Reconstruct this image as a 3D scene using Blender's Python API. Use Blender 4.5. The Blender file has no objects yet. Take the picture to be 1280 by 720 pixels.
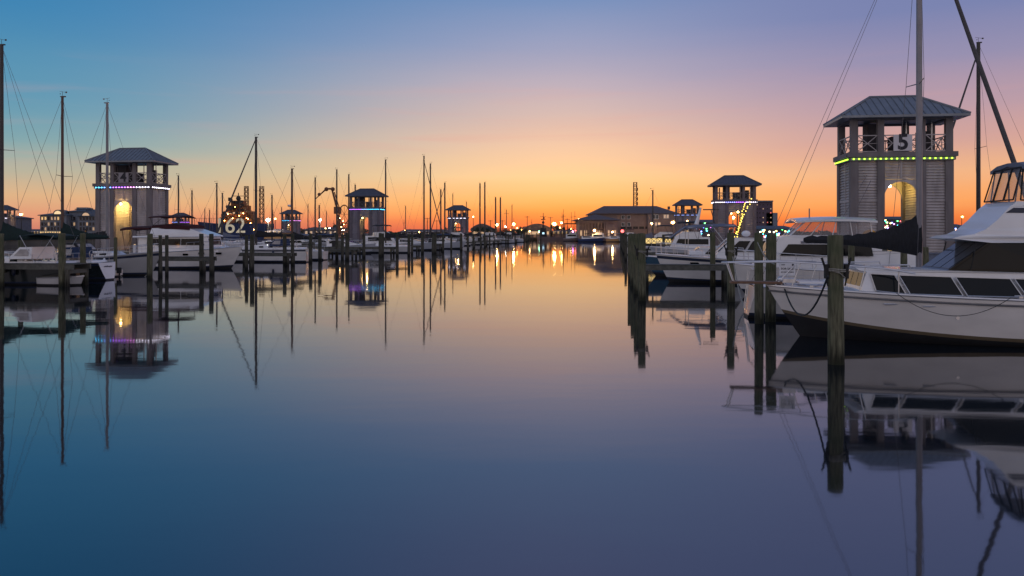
import bpy, math, random
from mathutils import Vector, Matrix
from mathutils.geometry import tessellate_polygon
random.seed(7)
sc = bpy.context.scene
col = sc.collection
R = math.radians
F, HOR, H = 1000.0, 291.0, 3.1          # focal length and horizon of the photograph, eye height above the water
TH = math.atan(0.137)                    # heading of the harbour channel
AX = Vector((math.sin(TH), math.cos(TH), 0)); PX = Vector((math.cos(TH), -math.sin(TH), 0))
def W(px, py, d): return Vector(((px-640)/F*d, d, H+(HOR-py)/F*d))
def DW(py): return H*F/(py-HOR)
def XL(Y): return -37.8+.137*(Y-80)      # line of the left main pier
def XR(Y): return 23.5+.137*(Y-49)
def EL(Y): return -26.2+.137*(Y-46.3)    # channel edge, left
def ER(Y): return 5.95+.130*(Y-36.5)

# ------------------------------------------------------------------ materials
def new_mat(name):
    m = bpy.data.materials.new(name); m.use_nodes = True
    return m, m.node_tree.nodes, m.node_tree.links, m.node_tree.nodes['Principled BSDF']
MATS = {}
def mat(name, c, rough=.6, metal=0, var=.18, scale=3, stretch=(1,1,1), bump=0, spec=.5, coords='Object', coat=0):
    if name in MATS: return MATS[name]
    m, N, L, b = new_mat(name)
    tc = N.new('ShaderNodeTexCoord'); mp = N.new('ShaderNodeMapping'); mp.inputs['Scale'].default_value = stretch
    no = N.new('ShaderNodeTexNoise'); no.inputs['Scale'].default_value = scale; no.inputs['Detail'].default_value = 6
    L.new(tc.outputs[coords], mp.inputs[0]); L.new(mp.outputs[0], no.inputs[0])
    cr = N.new('ShaderNodeValToRGB')
    cr.color_ramp.elements[0].position = .3; cr.color_ramp.elements[1].position = .7
    cr.color_ramp.elements[0].color = [max(0, x*(1-var)) for x in c[:3]]+[1]
    cr.color_ramp.elements[1].color = [min(1, x*(1+var*.6)) for x in c[:3]]+[1]
    L.new(no.outputs[0], cr.inputs[0]); L.new(cr.outputs[0], b.inputs['Base Color'])
    b.inputs['Roughness'].default_value = rough; b.inputs['Metallic'].default_value = metal
    b.inputs['Specular IOR Level'].default_value = spec
    if coat: b.inputs['Coat Weight'].default_value = coat; b.inputs['Coat Roughness'].default_value = .08
    if bump:
        bp = N.new('ShaderNodeBump'); bp.inputs['Strength'].default_value = bump; bp.inputs['Distance'].default_value = .02
        L.new(no.outputs[0], bp.inputs['Height']); L.new(bp.outputs[0], b.inputs['Normal'])
    MATS[name] = m
    return m
def emis(name, c, s, base=(.3,.3,.3)):
    if name in MATS: return MATS[name]
    m, N, L, b = new_mat(name)
    no = N.new('ShaderNodeTexNoise'); no.inputs['Scale'].default_value = 5
    mr = N.new('ShaderNodeMapRange'); mr.inputs['To Min'].default_value = s*.85; mr.inputs['To Max'].default_value = s*1.15
    L.new(no.outputs[0], mr.inputs[0]); L.new(mr.outputs[0], b.inputs['Emission Strength'])
    b.inputs['Base Color'].default_value = (*base, 1); b.inputs['Emission Color'].default_value = (*c, 1)
    MATS[name] = m
    return m
def glass(name, c=(.004,.005,.006), alpha=1, rough=.08):
    if name in MATS: return MATS[name]
    m = mat(name, c, rough, 0, .3, 1.2, spec=.25)
    b = m.node_tree.nodes['Principled BSDF']; b.inputs['Alpha'].default_value = alpha
    return m
def pile_mat(name, base, green):
    m, N, L, b = new_mat(name)
    tc = N.new('ShaderNodeTexCoord'); mp = N.new('ShaderNodeMapping'); mp.inputs['Scale'].default_value = (7,7,.7)
    no = N.new('ShaderNodeTexNoise'); no.inputs['Scale'].default_value = 3; no.inputs['Detail'].default_value = 8
    L.new(tc.outputs['Object'], mp.inputs[0]); L.new(mp.outputs[0], no.inputs[0])
    n2 = N.new('ShaderNodeTexNoise'); n2.inputs['Scale'].default_value = 1.3; L.new(tc.outputs['Object'], n2.inputs[0])
    cr = N.new('ShaderNodeValToRGB'); e = cr.color_ramp.elements
    e[0].position=.32; e[0].color=[x*.5 for x in base]+[1]; e[1].position=.68; e[1].color=[x*1.5 for x in base]+[1]
    L.new(no.outputs[0], cr.inputs[0])
    mx = N.new('ShaderNodeMixRGB'); mx.inputs[2].default_value = (*green, 1); L.new(cr.outputs[0], mx.inputs[1])
    r2 = N.new('ShaderNodeMapRange'); r2.inputs['From Min'].default_value=.45; r2.inputs['From Max'].default_value=.65; r2.inputs['To Max'].default_value=.7
    L.new(n2.outputs[0], r2.inputs[0]); L.new(r2.outputs[0], mx.inputs[0])
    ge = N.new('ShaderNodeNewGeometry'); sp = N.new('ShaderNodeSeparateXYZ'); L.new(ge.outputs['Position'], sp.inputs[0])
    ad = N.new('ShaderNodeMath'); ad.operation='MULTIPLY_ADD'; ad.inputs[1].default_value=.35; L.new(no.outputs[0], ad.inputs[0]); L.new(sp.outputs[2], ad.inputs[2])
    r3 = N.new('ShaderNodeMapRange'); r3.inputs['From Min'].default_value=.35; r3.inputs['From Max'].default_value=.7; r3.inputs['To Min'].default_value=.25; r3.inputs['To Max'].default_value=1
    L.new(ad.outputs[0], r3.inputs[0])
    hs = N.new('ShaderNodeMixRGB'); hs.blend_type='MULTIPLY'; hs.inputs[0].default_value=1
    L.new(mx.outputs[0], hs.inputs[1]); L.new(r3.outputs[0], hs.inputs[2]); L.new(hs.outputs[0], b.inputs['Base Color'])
    bp = N.new('ShaderNodeBump'); bp.inputs['Strength'].default_value=.7; bp.inputs['Distance'].default_value=.03
    L.new(no.outputs[0], bp.inputs['Height']); L.new(bp.outputs[0], b.inputs['Normal'])
    b.inputs['Roughness'].default_value=.85; b.inputs['Specular IOR Level'].default_value=.25
    MATS[name]=m; return m
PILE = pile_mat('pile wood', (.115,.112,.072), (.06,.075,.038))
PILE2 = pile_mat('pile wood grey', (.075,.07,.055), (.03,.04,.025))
DECKW = mat('deck boards', (.10,.10,.085), .8, 0, .4, 4, (1,8,1), .4)
WHITE = mat('gelcoat', (.72,.69,.66), .22, 0, .10, .9, (1,1,2.5), spec=.5, coat=.5)
WHITE2 = mat('gelcoat bright', (.78,.78,.79), .25, 0, .08, .9, coat=.4)
GREYH = mat('dull gelcoat', (.42,.41,.41), .4, 0, .1, .8, coat=.2)
BOTTOM = mat('bottom paint', (.012,.012,.014), .6)
BLUEH = mat('blue hull', (.03,.085,.14), .25, 0, .1, .7, coat=.4)
NAVY = mat('navy stripe', (.012,.02,.05), .4)
TEAL = mat('dark teal canvas', (.006,.022,.022), .9, 0, .3, 6, (1,1,1), .5)
BLACKC = mat('black canvas', (.012,.013,.017), .8, 0, .4, 5, (4,1,1), 1)
REDC = mat('dark red canvas', (.045,.008,.012), .9, 0, .3, 5, (1,1,1), .4)
BLUEC = mat('blue canvas', (.02,.04,.10), .9, 0, .3, 5, (1,1,1), .4)
GREYC = mat('grey canvas', (.14,.16,.22), .85, 0, .2, 4, (1,1,1), .3)
STEEL = mat('stainless', (.55,.55,.57), .3, .8, .1)
ALU = mat('mast aluminium', (.20,.19,.20), .45, .4, .15, 2)
ALUD = mat('dark mast', (.05,.045,.045), .5, .2, .15, 2)
WIRE = mat('wire rope', (.16,.15,.16), .5, .5, .1)
ROPE = mat('rope', (.28,.27,.24), .9, 0, .3, 20)
ROPED = mat('dark rope', (.02,.025,.03), .9, 0, .3, 20)
TEAK = mat('teak', (.16,.085,.05), .6, 0, .3, 6, (1,8,1))
GLASS = glass('tinted glass')
CLEARW = mat('milky vinyl', (.38,.35,.34), .15, 0, .3, 2.5)
CLEAR = glass('clear vinyl', (.5,.45,.45), .35, .15)
BLACK = mat('black rubber', (.01,.01,.01), .7)
TRIM = mat('tower trim', (.17,.15,.155), .7, 0, .28, 2.5, (1,1,.25), bump=.2)
LOUV = mat('tower louvre paint', (.44,.40,.40), .65, 0, .28, 2.2, (1,1,.3), bump=.15)
SEAM = mat('metal roof', (.20,.22,.25), .42, .35, .15, 2)
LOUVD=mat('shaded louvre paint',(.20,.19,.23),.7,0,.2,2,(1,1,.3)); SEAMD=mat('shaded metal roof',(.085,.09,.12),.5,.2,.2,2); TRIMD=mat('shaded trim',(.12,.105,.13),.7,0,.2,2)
DKH=mat('black-green hull',(.014,.020,.022),.25,0,.2,1,coat=.4)
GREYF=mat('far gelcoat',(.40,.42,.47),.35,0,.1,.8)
DARK = mat('dark timber', (.03,.028,.03), .8)
CONC = mat('concrete', (.25,.24,.22), .85, 0, .25, 1.5, bump=.3)
TANW = mat('stucco', (.20,.15,.14), .8, 0, .15, .6)
TANR = mat('shingle roof', (.11,.085,.09), .8, 0, .25, 1.5)
LEAF = mat('foliage', (.035,.05,.025), .8, 0, .5, 6)
BARK = mat('bark', (.06,.045,.035), .9, 0, .3, 6, (1,1,.3), .5)
WARM = emis('warm lamp', (1,.58,.2), 40)
WARMW = emis('warm window', (1,.6,.2), .9)
WARMD = emis('dim warm window', (1,.6,.3), .5)
COOL = emis('white lamp', (1,.93,.75), 80)
ORNG = emis('orange lamp', (1,.42,.10), 45)

# ------------------------------------------------------------------ mesh builder
class MB:
    def __init__(s): s.v=[]; s.f=[]; s.m=[]
    def add(s, vs, fs, mi=0):
        b=len(s.v); s.v += [tuple(x) for x in vs]; s.f += [tuple(b+i for i in f) for f in fs]; s.m += [mi]*len(fs); return s
    def box(s, c, d, rz=0, mi=0, ry=0):
        c=Vector(c); M=Matrix.Rotation(rz,3,'Z')@Matrix.Rotation(ry,3,'Y')
        vs=[c+M@Vector((x*d[0]/2,y*d[1]/2,z*d[2]/2)) for x in(-1,1) for y in(-1,1) for z in(-1,1)]
        return s.add(vs,[(0,1,3,2),(4,6,7,5),(0,4,5,1),(2,3,7,6),(0,2,6,4),(1,5,7,3)],mi)
    def tube(s, p, q, r0, r1=None, n=8, mi=0, caps=True):
        p=Vector(p); q=Vector(q); r1=r0 if r1 is None else r1; d=(q-p)
        if d.length<1e-6: return s
        d.normalize(); u=d.orthogonal().normalized(); w=d.cross(u)
        vs=[]
        for cc,r in((p,r0),(q,r1)):
            vs += [cc+(u*math.cos(2*math.pi*i/n)+w*math.sin(2*math.pi*i/n))*r for i in range(n)]
        fs=[(i,(i+1)%n,n+(i+1)%n,n+i) for i in range(n)]
        if caps: fs += [tuple(range(n-1,-1,-1)), tuple(range(n,2*n))]
        return s.add(vs,fs,mi)
    def path(s, pts, r, n=6, mi=0):
        for a,b in zip(pts,pts[1:]): s.tube(a,b,r,n=n,mi=mi)
        return s
    def loft(s, rings, mi=0, closed=True, caps=True):
        n=len(rings[0]); vs=[p for r in rings for p in r]; fs=[]
        for k in range(len(rings)-1):
            for i in range(n if closed else n-1):
                j=(i+1)%n; fs.append((k*n+i,k*n+j,(k+1)*n+j,(k+1)*n+i))
        if caps and closed: fs += [tuple(range(n-1,-1,-1)), tuple((len(rings)-1)*n+i for i in range(n))]
        return s.add(vs,fs,mi)
    def ball(s, c, r, n=8, m=6, sc_=(1,1,1), mi=0):
        c=Vector(c); rings=[]
        for k in range(m+1):
            a=-math.pi/2+math.pi*k/m; rr=max(.001,math.cos(a))*r
            rings.append([c+Vector((rr*math.cos(2*math.pi*i/n)*sc_[0],rr*math.sin(2*math.pi*i/n)*sc_[1],r*math.sin(a)*sc_[2])) for i in range(n)])
        return s.loft(rings,mi)
    def build(s, name, mats, parent=None, smooth=False, bevel=0, loc=None):
        me=bpy.data.meshes.new(name); me.from_pydata(s.v,[],s.f)
        if not isinstance(mats,(list,tuple)): mats=[mats]
        for m in mats: me.materials.append(m)
        for p,i in zip(me.polygons,s.m): p.material_index=min(i,len(mats)-1); p.use_smooth=smooth
        import bmesh
        bm=bmesh.new(); bm.from_mesh(me); bmesh.ops.recalc_face_normals(bm,faces=bm.faces); bm.to_mesh(me); bm.free()
        o=bpy.data.objects.new(name,me); col.objects.link(o)
        if smooth:
            try: me.set_sharp_from_angle(angle=R(40))
            except Exception: pass
        if parent: o.parent=parent
        if loc is not None: o.location=loc
        if bevel:
            b=o.modifiers.new('bevel','BEVEL'); b.width=bevel; b.segments=2; b.limit_method='ANGLE'; b.angle_limit=R(30)
        return o
def tag(o,label,cat,group=None):
    o['label']=label; o['category']=cat
    if group: o['group']=group
    return o
def empty(name,label,cat,loc,rz=0,group=None):
    o=bpy.data.objects.new(name,None); col.objects.link(o); o.location=loc; o.rotation_euler=(0,0,rz); o.empty_display_size=.3
    return tag(o,label,cat,group)
def text(name, s, size, mat_, parent, loc, rot, ext=.01, bold=0):
    cu=bpy.data.curves.new(name,'FONT'); cu.body=s; cu.size=size; cu.extrude=ext; cu.align_x='CENTER'; cu.align_y='CENTER'; cu.offset=bold
    t=bpy.data.objects.new(name+'_curve',cu); col.objects.link(t)
    bpy.context.view_layer.update()
    me=bpy.data.meshes.new_from_object(t.evaluated_get(bpy.context.evaluated_depsgraph_get()))
    bpy.data.objects.remove(t); me.materials.clear(); me.materials.append(mat_)
    o=bpy.data.objects.new(name,me); col.objects.link(o); o.parent=parent; o.location=loc; o.rotation_euler=rot
    return o
def copy_tree(o,parent=None):
    c=o.copy(); col.objects.link(c)
    if parent: c.parent=parent
    for ch in list(o.children): copy_tree(ch,c)
    return c
def catenary(a,b,sag,n=14):
    a=Vector(a); b=Vector(b); out=[]
    for i in range(n+1):
        t=i/n; p=a.lerp(b,t); p.z-=sag*4*t*(1-t); out.append(p)
    return out

# ------------------------------------------------------------------ camera
cam=bpy.data.cameras.new('camera'); co=bpy.data.objects.new('camera',cam); col.objects.link(co)
co.location=(0,0,H); co.rotation_euler=(R(90),0,0); cam.sensor_width=36; cam.lens=36*F/1280; cam.shift_y=-(360-HOR)/1280
cam.clip_end=12000; cam.clip_start=.1; sc.camera=co

# ------------------------------------------------------------------ sky
def lin(c): return [((x/255)/12.92 if x/255<=.04045 else ((x/255+.055)/1.055)**2.4) for x in c]+[1]
wd=bpy.data.worlds.new('World'); sc.world=wd; wd.use_nodes=True
N=wd.node_tree.nodes; L=wd.node_tree.links; bg=N['Background']
tc=N.new('ShaderNodeTexCoord'); sp=N.new('ShaderNodeSeparateXYZ'); L.new(tc.outputs['Generated'],sp.inputs[0])
def mth(op,a,b=None,c=None):
    n=N.new('ShaderNodeMath'); n.operation=op
    for i,v in enumerate((a,b,c)):
        if v is None: continue
        if isinstance(v,(int,float)): n.inputs[i].default_value=v
        else: L.new(v,n.inputs[i])
    return n.outputs[0]
x,y,z=sp.outputs
hz=mth('SQRT',mth('ADD',mth('MULTIPLY',x,x),mth('MULTIPLY',y,y)))
hz=mth('MAXIMUM',hz,.001)
el=mth('ARCTAN2',z,hz)                       # elevation in radians
# soft irregularity of the thin haze bands
mpn=N.new('ShaderNodeMapping'); mpn.inputs['Scale'].default_value=(1,1,9); L.new(tc.outputs['Generated'],mpn.inputs[0])
nz=N.new('ShaderNodeTexNoise'); nz.inputs['Scale'].default_value=2.2; nz.inputs['Detail'].default_value=5; L.new(mpn.outputs[0],nz.inputs[0])
el2=mth('ADD',el,mth('MULTIPLY',mth('SUBTRACT',nz.outputs[0],.5),.03))
el01=mth('DIVIDE',mth('MAXIMUM',el2,0),math.pi/2)
sn=mth('DIVIDE',x,hz); cs=mth('DIVIDE',y,hz)
def ramp(stops):                              # stops: (pixels above the horizon at picture centre, sRGB)
    r=N.new('ShaderNodeValToRGB'); e=r.color_ramp.elements; r.color_ramp.interpolation='EASE' if False else 'LINEAR'
    st=[(math.atan(p/F)/(math.pi/2),c) for p,c in stops]
    e[0].position=st[0][0]; e[0].color=lin(st[0][1]); e[1].position=st[1][0]; e[1].color=lin(st[1][1])
    for p,c in st[2:]: q=e.new(p); q.color=lin(c)
    L.new(el01,r.inputs[0]); return r.outputs[0]
ZEN=(104,118,152)
left=ramp([(0,(200,118,104)),(18,(224,150,118)),(38,(220,178,136)),(70,(172,176,160)),(100,(124,164,172)),(145,(90,150,178)),(245,(56,130,178)),(420,(36,106,158)),(700,(58,106,154)),(1500,ZEN)])
mid=ramp([(0,(222,96,64)),(14,(242,126,66)),(26,(250,158,82)),(44,(252,184,112)),(72,(249,205,150)),(112,(232,194,166)),(140,(212,184,174)),(180,(184,172,186)),(235,(146,156,190)),(291,(112,142,188)),(450,(112,124,174)),(700,(92,112,160)),(1500,ZEN)])
right=ramp([(0,(220,92,54)),(18,(241,126,66)),(38,(249,164,98)),(66,(238,178,134)),(102,(208,160,152)),(145,(182,152,166)),(200,(146,140,174)),(250,(118,128,174)),(420,(108,122,172)),(700,(92,110,158)),(1500,ZEN)])
back=ramp([(0,(222,200,188)),(80,(226,206,198)),(250,(206,196,202)),(600,(166,172,198)),(1500,ZEN)])
def mix(f,a,b):
    n=N.new('ShaderNodeMixRGB'); L.new(f,n.inputs[0]); L.new(a,n.inputs[1]); L.new(b,n.inputs[2]); return n.outputs[0]
def mr(v,a,b):
    n=N.new('ShaderNodeMapRange'); n.interpolation_type='SMOOTHSTEP'; L.new(v,n.inputs[0]); n.inputs[1].default_value=a; n.inputs[2].default_value=b; return n.outputs[0]
c=mix(mr(sn,-.56,.10),left,mid); c=mix(mr(sn,.04,.44),c,right); c=mix(mr(cs,.72,-.25),c,back)
sky=N.new('ShaderNodeTexSky'); sky.sky_type='NISHITA'; sky.sun_disc=False; sky.sun_elevation=R(1); sky.sun_rotation=R(4); sky.air_density=1; sky.dust_density=1
mp2=N.new('ShaderNodeMapping'); mp2.inputs['Scale'].default_value=(1.2,1.2,16); mp2.inputs['Rotation'].default_value=(R(2),R(-4),0); L.new(tc.outputs['Generated'],mp2.inputs[0])
n2=N.new('ShaderNodeTexNoise'); n2.inputs['Scale'].default_value=3.0; n2.inputs['Detail'].default_value=7; n2.inputs['Distortion'].default_value=.4; L.new(mp2.outputs[0],n2.inputs[0])
band=mth('MULTIPLY',mr(n2.outputs[0],.50,.78),mth('MULTIPLY',mr(el,.02,.10),mr(el,.24,.10)))
hz_=N.new('ShaderNodeRGB'); hz_.outputs[0].default_value=lin((222,158,150)); c=mix(mth('MULTIPLY',band,.3),c,hz_.outputs[0])
sca=N.new('ShaderNodeMixRGB'); sca.blend_type='ADD'; sca.inputs[0].default_value=.01; L.new(c,sca.inputs[1]); L.new(sky.outputs[0],sca.inputs[2])
L.new(sca.outputs[0],bg.inputs[0]); bg.inputs[1].default_value=1.0
sl=bpy.data.lights.new('sun','SUN'); so=bpy.data.objects.new('sun',sl); col.objects.link(so)
sl.energy=2.0; sl.angle=R(.5); sl.color=(1,.55,.3); so.rotation_euler=(R(-92),0,R(-4))   # the sun has just set: 2 degrees below the horizon
sc.view_settings.view_transform='Standard'; sc.view_settings.look='None'; sc.view_settings.exposure=0

# ------------------------------------------------------------------ water and land
m,Nn,Ll,b=new_mat('harbour water')
out=[n for n in Nn if n.type=='OUTPUT_MATERIAL'][0]
gl=Nn.new('ShaderNodeBsdfGlossy'); gl.inputs['Roughness'].default_value=.06; gl.inputs['Color'].default_value=(.97,.97,1,1)
di=Nn.new('ShaderNodeBsdfDiffuse'); di.inputs['Color'].default_value=(.002,.007,.012,1)
fr=Nn.new('ShaderNodeFresnel'); fr.inputs['IOR'].default_value=2.9
tcw=Nn.new('ShaderNodeTexCoord'); mpw=Nn.new('ShaderNodeMapping'); mpw.inputs['Scale'].default_value=(.35,.9,1)
nw=Nn.new('ShaderNodeTexNoise'); nw.inputs['Scale'].default_value=.8; nw.inputs['Detail'].default_value=3
Ll.new(tcw.outputs['Object'],mpw.inputs[0]); Ll.new(mpw.outputs[0],nw.inputs[0])
bpw=Nn.new('ShaderNodeBump'); bpw.inputs['Strength'].default_value=.3; bpw.inputs['Distance'].default_value=.012
Ll.new(nw.outputs[0],bpw.inputs['Height']); Ll.new(bpw.outputs[0],gl.inputs['Normal'])
n3=Nn.new('ShaderNodeTexNoise'); n3.inputs['Scale'].default_value=.09; n3.inputs['Detail'].default_value=4; Ll.new(mpw.outputs[0],n3.inputs[0])
r3=Nn.new('ShaderNodeMapRange'); r3.inputs['From Min'].default_value=.35; r3.inputs['From Max'].default_value=.7; r3.inputs['To Min'].default_value=.022; r3.inputs['To Max'].default_value=.062
Ll.new(n3.outputs[0],r3.inputs[0]); Ll.new(r3.outputs[0],gl.inputs['Roughness'])
ms=Nn.new('ShaderNodeMixShader'); Ll.new(fr.outputs[0],ms.inputs[0]); Ll.new(di.outputs[0],ms.inputs[1]); Ll.new(gl.outputs[0],ms.inputs[2]); Ll.new(ms.outputs[0],out.inputs[0])
wt=MB(); wt.add([(-4000,-300,0),(4000,-300,0),(4000,7000,0),(-4000,7000,0)],[(0,1,2,3)]); o=wt.build('water',m); o['kind']='structure'
g=MB()                                         # land round the harbour: one sheet with its quay edge
inner=[(-135,-60),(-135,150),(-105,342),(175,352),(150,150),(110,-60)]
outer=[(-3500,-60),(-3500,2500),(-1500,6500),(1500,6500),(3500,2500),(3500,-60)]
vs=[(a,b_,1.3) for a,b_ in inner]+[(a,b_,1.3) for a,b_ in outer]+[(a,b_,-1) for a,b_ in inner]
fs=[(i,i+1,7+i,6+i) for i in range(5)]+[(i,i+1,13+i,12+i) for i in range(5)]
g.add(vs,fs); o=g.build('ground',mat('ground',(.09,.085,.075),.9,0,.3,.3,bump=.3)); o['kind']='structure'
# quay coping
q=MB()
for i in range(5):
    a=Vector((*inner[i],1.36)); b2=Vector((*inner[i+1],1.36)); d=(b2-a); q.box((a+b2)/2,(d.length,.7,.22),math.atan2(d.y,d.x))
tag(q.build('quay_wall_coping',CONC),'long pale concrete coping along the far harbour edge','quay edge')

# ------------------------------------------------------------------ clock-less harbour towers
def louvre(mb,x0,x1,z0,z1,y,pitch=.17,axis='x',flip=1):
    n=int((z1-z0)/pitch); p=(z1-z0)/n
    for k in range(n):
        zc=z0+(k+.5)*p
        if axis=='x': # face normal along y
            a=[(x0,y-.05*flip,zc-p*.42),(x1,y-.05*flip,zc-p*.42),(x1,y+.03*flip,zc+p*.40),(x0,y+.03*flip,zc+p*.40)]
            t=Vector((0,.0,.024))
        else:
            a=[(y-.05*flip,x0,zc-p*.42),(y-.05*flip,x1,zc-p*.42),(y+.03*flip,x1,zc+p*.40),(y+.03*flip,x0,zc+p*.40)]
            t=Vector((0,0,.024))
        vs=[Vector(q)for q in a]+[Vector(q)+t for q in a]
        mb.add(vs,[(0,1,2,3),(7,6,5,4),(0,4,5,1),(1,5,6,2),(2,6,7,3),(3,7,4,0)])
TW,TD=6.0,3.2
def tower(X,Y,label,number=None,leds=None,detail=True,lamp=60,z0=1.05,warmc=(1,.62,.16),s=1.0,panel=True,gallery_lamp=False):
    t=empty('harbour_tower',label,'tower',(X,Y,z0),-TH,'harbour towers on the piers'); t.scale=(s,s,s)
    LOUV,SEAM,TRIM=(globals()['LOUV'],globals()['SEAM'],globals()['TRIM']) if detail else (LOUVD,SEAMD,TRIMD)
    hx,hy=TW/2,TD/2; zc=6.75; ze=9.15; zr=10.65; za=5.2   # cornice, eave, ridge, arch crown
    xs=[-hx+.24,-1.2,1.2,hx-.24]; wpost=[.48,.44,.44,.48]
    # base slab
    MB().box((0,0,.09),(TW+.5,TD+.5,.18)).build('base_slab',CONC,t)
    for sy in(-1,1):
        for i,x_ in enumerate(xs):
            MB().box((x_,sy*(hy-.2),(.18+zc)/2),(wpost[i],.4,zc-.18)).build('corner_post' if i in(0,3) else 'wall_post',TRIM,t,bevel=.015)
            MB().box((x_,sy*(hy-.18),(zc+.2+ze)/2),(wpost[i]-.06,.34,ze-zc-.2)).build('gallery_post',TRIM,t,bevel=.012)
    pitch=.17 if detail else .27
    for sy in(-1,1):
        for sx in(-1,1):
            mb=MB(); a,b_=sorted((sx*1.42,sx*(hx-.48)))
            louvre(mb,a,b_,.35,1.75,sy*(hy-.16),pitch,flip=sy*-1 if sy<0 else -1) if False else None
            for zz0,zz1 in((.35,1.78),(1.98,3.95),(4.15,zc-.15)): louvre(mb,a,b_,zz0,zz1,sy*(hy-.16),pitch,flip=-sy)
            for zz in(.265,1.88,4.05,zc-.075): mb.box(((a+b_)/2,sy*(hy-.15),zz),(b_-a,.12,.17))
            mb.build('louvre_panel',LOUV,t)
        # arch bay: spandrel with arch cut and louvres above
        mb=MB(); n=18; r=.98; pts=[(r*math.cos(math.pi*k/n),za-r+r*math.sin(math.pi*k/n)) for k in range(n+1)]
        ztop=za+.12; y0=sy*(hy-.12); y1=sy*(hy-.26)
        for (xa,z_a),(xb,z_b) in zip(pts,pts[1:]):
            for yy in(y0,y1): mb.add([(xa,yy,z_a),(xb,yy,z_b),(xb,yy,ztop),(xa,yy,ztop)],[(0,1,2,3)])
            mb.add([(xa,y0,z_a),(xb,y0,z_b),(xb,y1,z_b),(xa,y1,z_a)],[(0,1,2,3)])
        mb.build('arch_spandrel',LOUV,t)
        mb=MB(); louvre(mb,-.98,.98,ztop+.02,zc-.15,sy*(hy-.16),pitch,flip=-sy); mb.box((0,sy*(hy-.15),zc-.075),(1.96,.12,.15)); mb.box((0,sy*(hy-.14),(ztop+zc)/2),(.1,.12,zc-ztop-.2)); mb.build('arch_louvre',LOUV,t)
    for sx in(-1,1):
        mb=MB()
        for zz0,zz1 in((.35,1.78),(1.98,3.95),(4.15,zc-.15)): louvre(mb,-hy+.4,-.06,zz0,zz1,sx*(hx-.16),pitch,axis='y',flip=-sx); louvre(mb,.06,hy-.4,zz0,zz1,sx*(hx-.16),pitch,axis='y',flip=-sx)
        for zz in(.265,1.88,4.05,zc-.075): mb.box((sx*(hx-.15),0,zz),(.12,TD-.8,.17))
        mb.box((sx*(hx-.15),0,zc/2+.1),(.13,.12,zc-.3))
        mb.build('side_louvre',LOUV,t)
    # inner passage walls of louvres beside the arch
    for sx in(-1,1):
        mb=MB()
        louvre(mb,-hy+.42,hy-.42,.35,zc-.3,sx*1.14,pitch*.9,axis='y',flip=sx)
        mb.build('passage_louvre',LOUV,t)
    MB().box((0,0,zc+.02),(TW-.1,TD-.1,.16)).build('gallery_floor',TRIM,t)
    # cornice bands
    mb=MB()
    for sy in(-1,1): mb.box((0,sy*(hy+.06),zc+.1),(TW+.36,.3,.3)); mb.box((0,sy*(hy+.015),zc-.16),(TW+.16,.18,.2))
    for sx in(-1,1): mb.box((sx*(hx+.06),0,zc+.1),(.298,TD-.19,.296)); mb.box((sx*(hx+.015),0,zc-.16),(.178,TD-.16,.196))
    mb.build('cornice',TRIM,t,bevel=.01)
    # LEDs
    if leds:
        nx=19 if detail else 16; ny=int(nx*TD/TW)
        mats=[emis('led %s%s'%(c_,number),c_,9 if number=='4' else 3.6) for c_ in leds]
        def led(px_,py_,w_,d_,k,n):
            MB().box((px_,py_,zc-.16),(w_,d_,.07)).build('led_lamp',mats[min(len(mats)-1,int(k*len(mats)/n))],t)
        if detail:
            for k in range(nx): led(-hx+(k+.5)*TW/nx,-(hy+.13),.085,.05,k,nx)
            for sx in(-1,1):
                for k in range(ny): led(sx*(hx+.13),-hy+(k+.5)*TD/ny,.05,.09,(k if sx>0 else ny-1-k)+ (nx if sx>0 else 0) if False else (nx-1 if sx>0 else 0),nx)
            MB().box((0,-(hy+.109),zc-.16),(TW,.004,.13)).build('led_glow_strip',[emis('ledstrip'+str(number),[sum(c_[i] for c_ in leds)/len(leds) for i in range(3)],.05)],t)
        else:
            for i_ in range(len(leds)):
                mb=MB(); w_=TW/len(leds)
                for k in range(5): mb.box((-hx+w_*i_+(k+.5)*w_/5,-(hy+.13),zc-.16),(w_/5*.6,.05,.09))
                if i_ in(0,len(leds)-1):
                    sx=-1 if i_==0 else 1
                    for k in range(7): mb.box((sx*(hx+.13),-hy+(k+.5)*TD/7,zc-.16),(.05,.25,.09))
                mb.build('led_strip',emis('ledb %s'%str(leds[i_]),leds[i_],4.5),t)
    # railings with crosses
    def rail(a,b_):
        mb=MB(); a=Vector(a); b_=Vector(b_); z1=zc+.32; z2=zc+1.3; up=Vector((0,0,1))
        A0=a+up*z1; B0=b_+up*z1; A1=a+up*z2; B1=b_+up*z2
        mb.tube(A1,B1,.045,n=4); mb.tube(A0,B0,.035,n=4)
        ncr=max(1,round((b_-a).length/1.1))
        for k in range(ncr):
            p=a.lerp(b_,k/ncr); q_=a.lerp(b_,(k+1)/ncr)
            mb.tube(p+up*z1,q_+up*z2,.032,n=4); mb.tube(q_+up*z1,p+up*z2,.032,n=4); mb.tube(p+up*(z1+z2)/2,q_+up*(z1+z2)/2,.018,n=4)
            if k: mb.tube(p+up*z1,p+up*z2,.03,n=4)
        mb.build('railing',LOUV,t)
    for sy in(-1,1):
        for i in range(3): rail((xs[i]+.2,sy*(hy-.1),0),(xs[i+1]-.2,sy*(hy-.1),0))
    for sx in(-1,1): rail((sx*(hx-.1),-hy+.3,0),(sx*(hx-.1),hy-.3,0))
    # header beams and inner stair enclosure
    mb=MB()
    for sy in(-1,1): mb.box((0,sy*(hy-.18),ze-.02),(TW-.05,.3,.26))
    for sx in(-1,1): mb.box((sx*(hx-.2),0,ze-.02),(.3,TD-.7,.256))
    mb.build('header_beam',TRIM,t)
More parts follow.
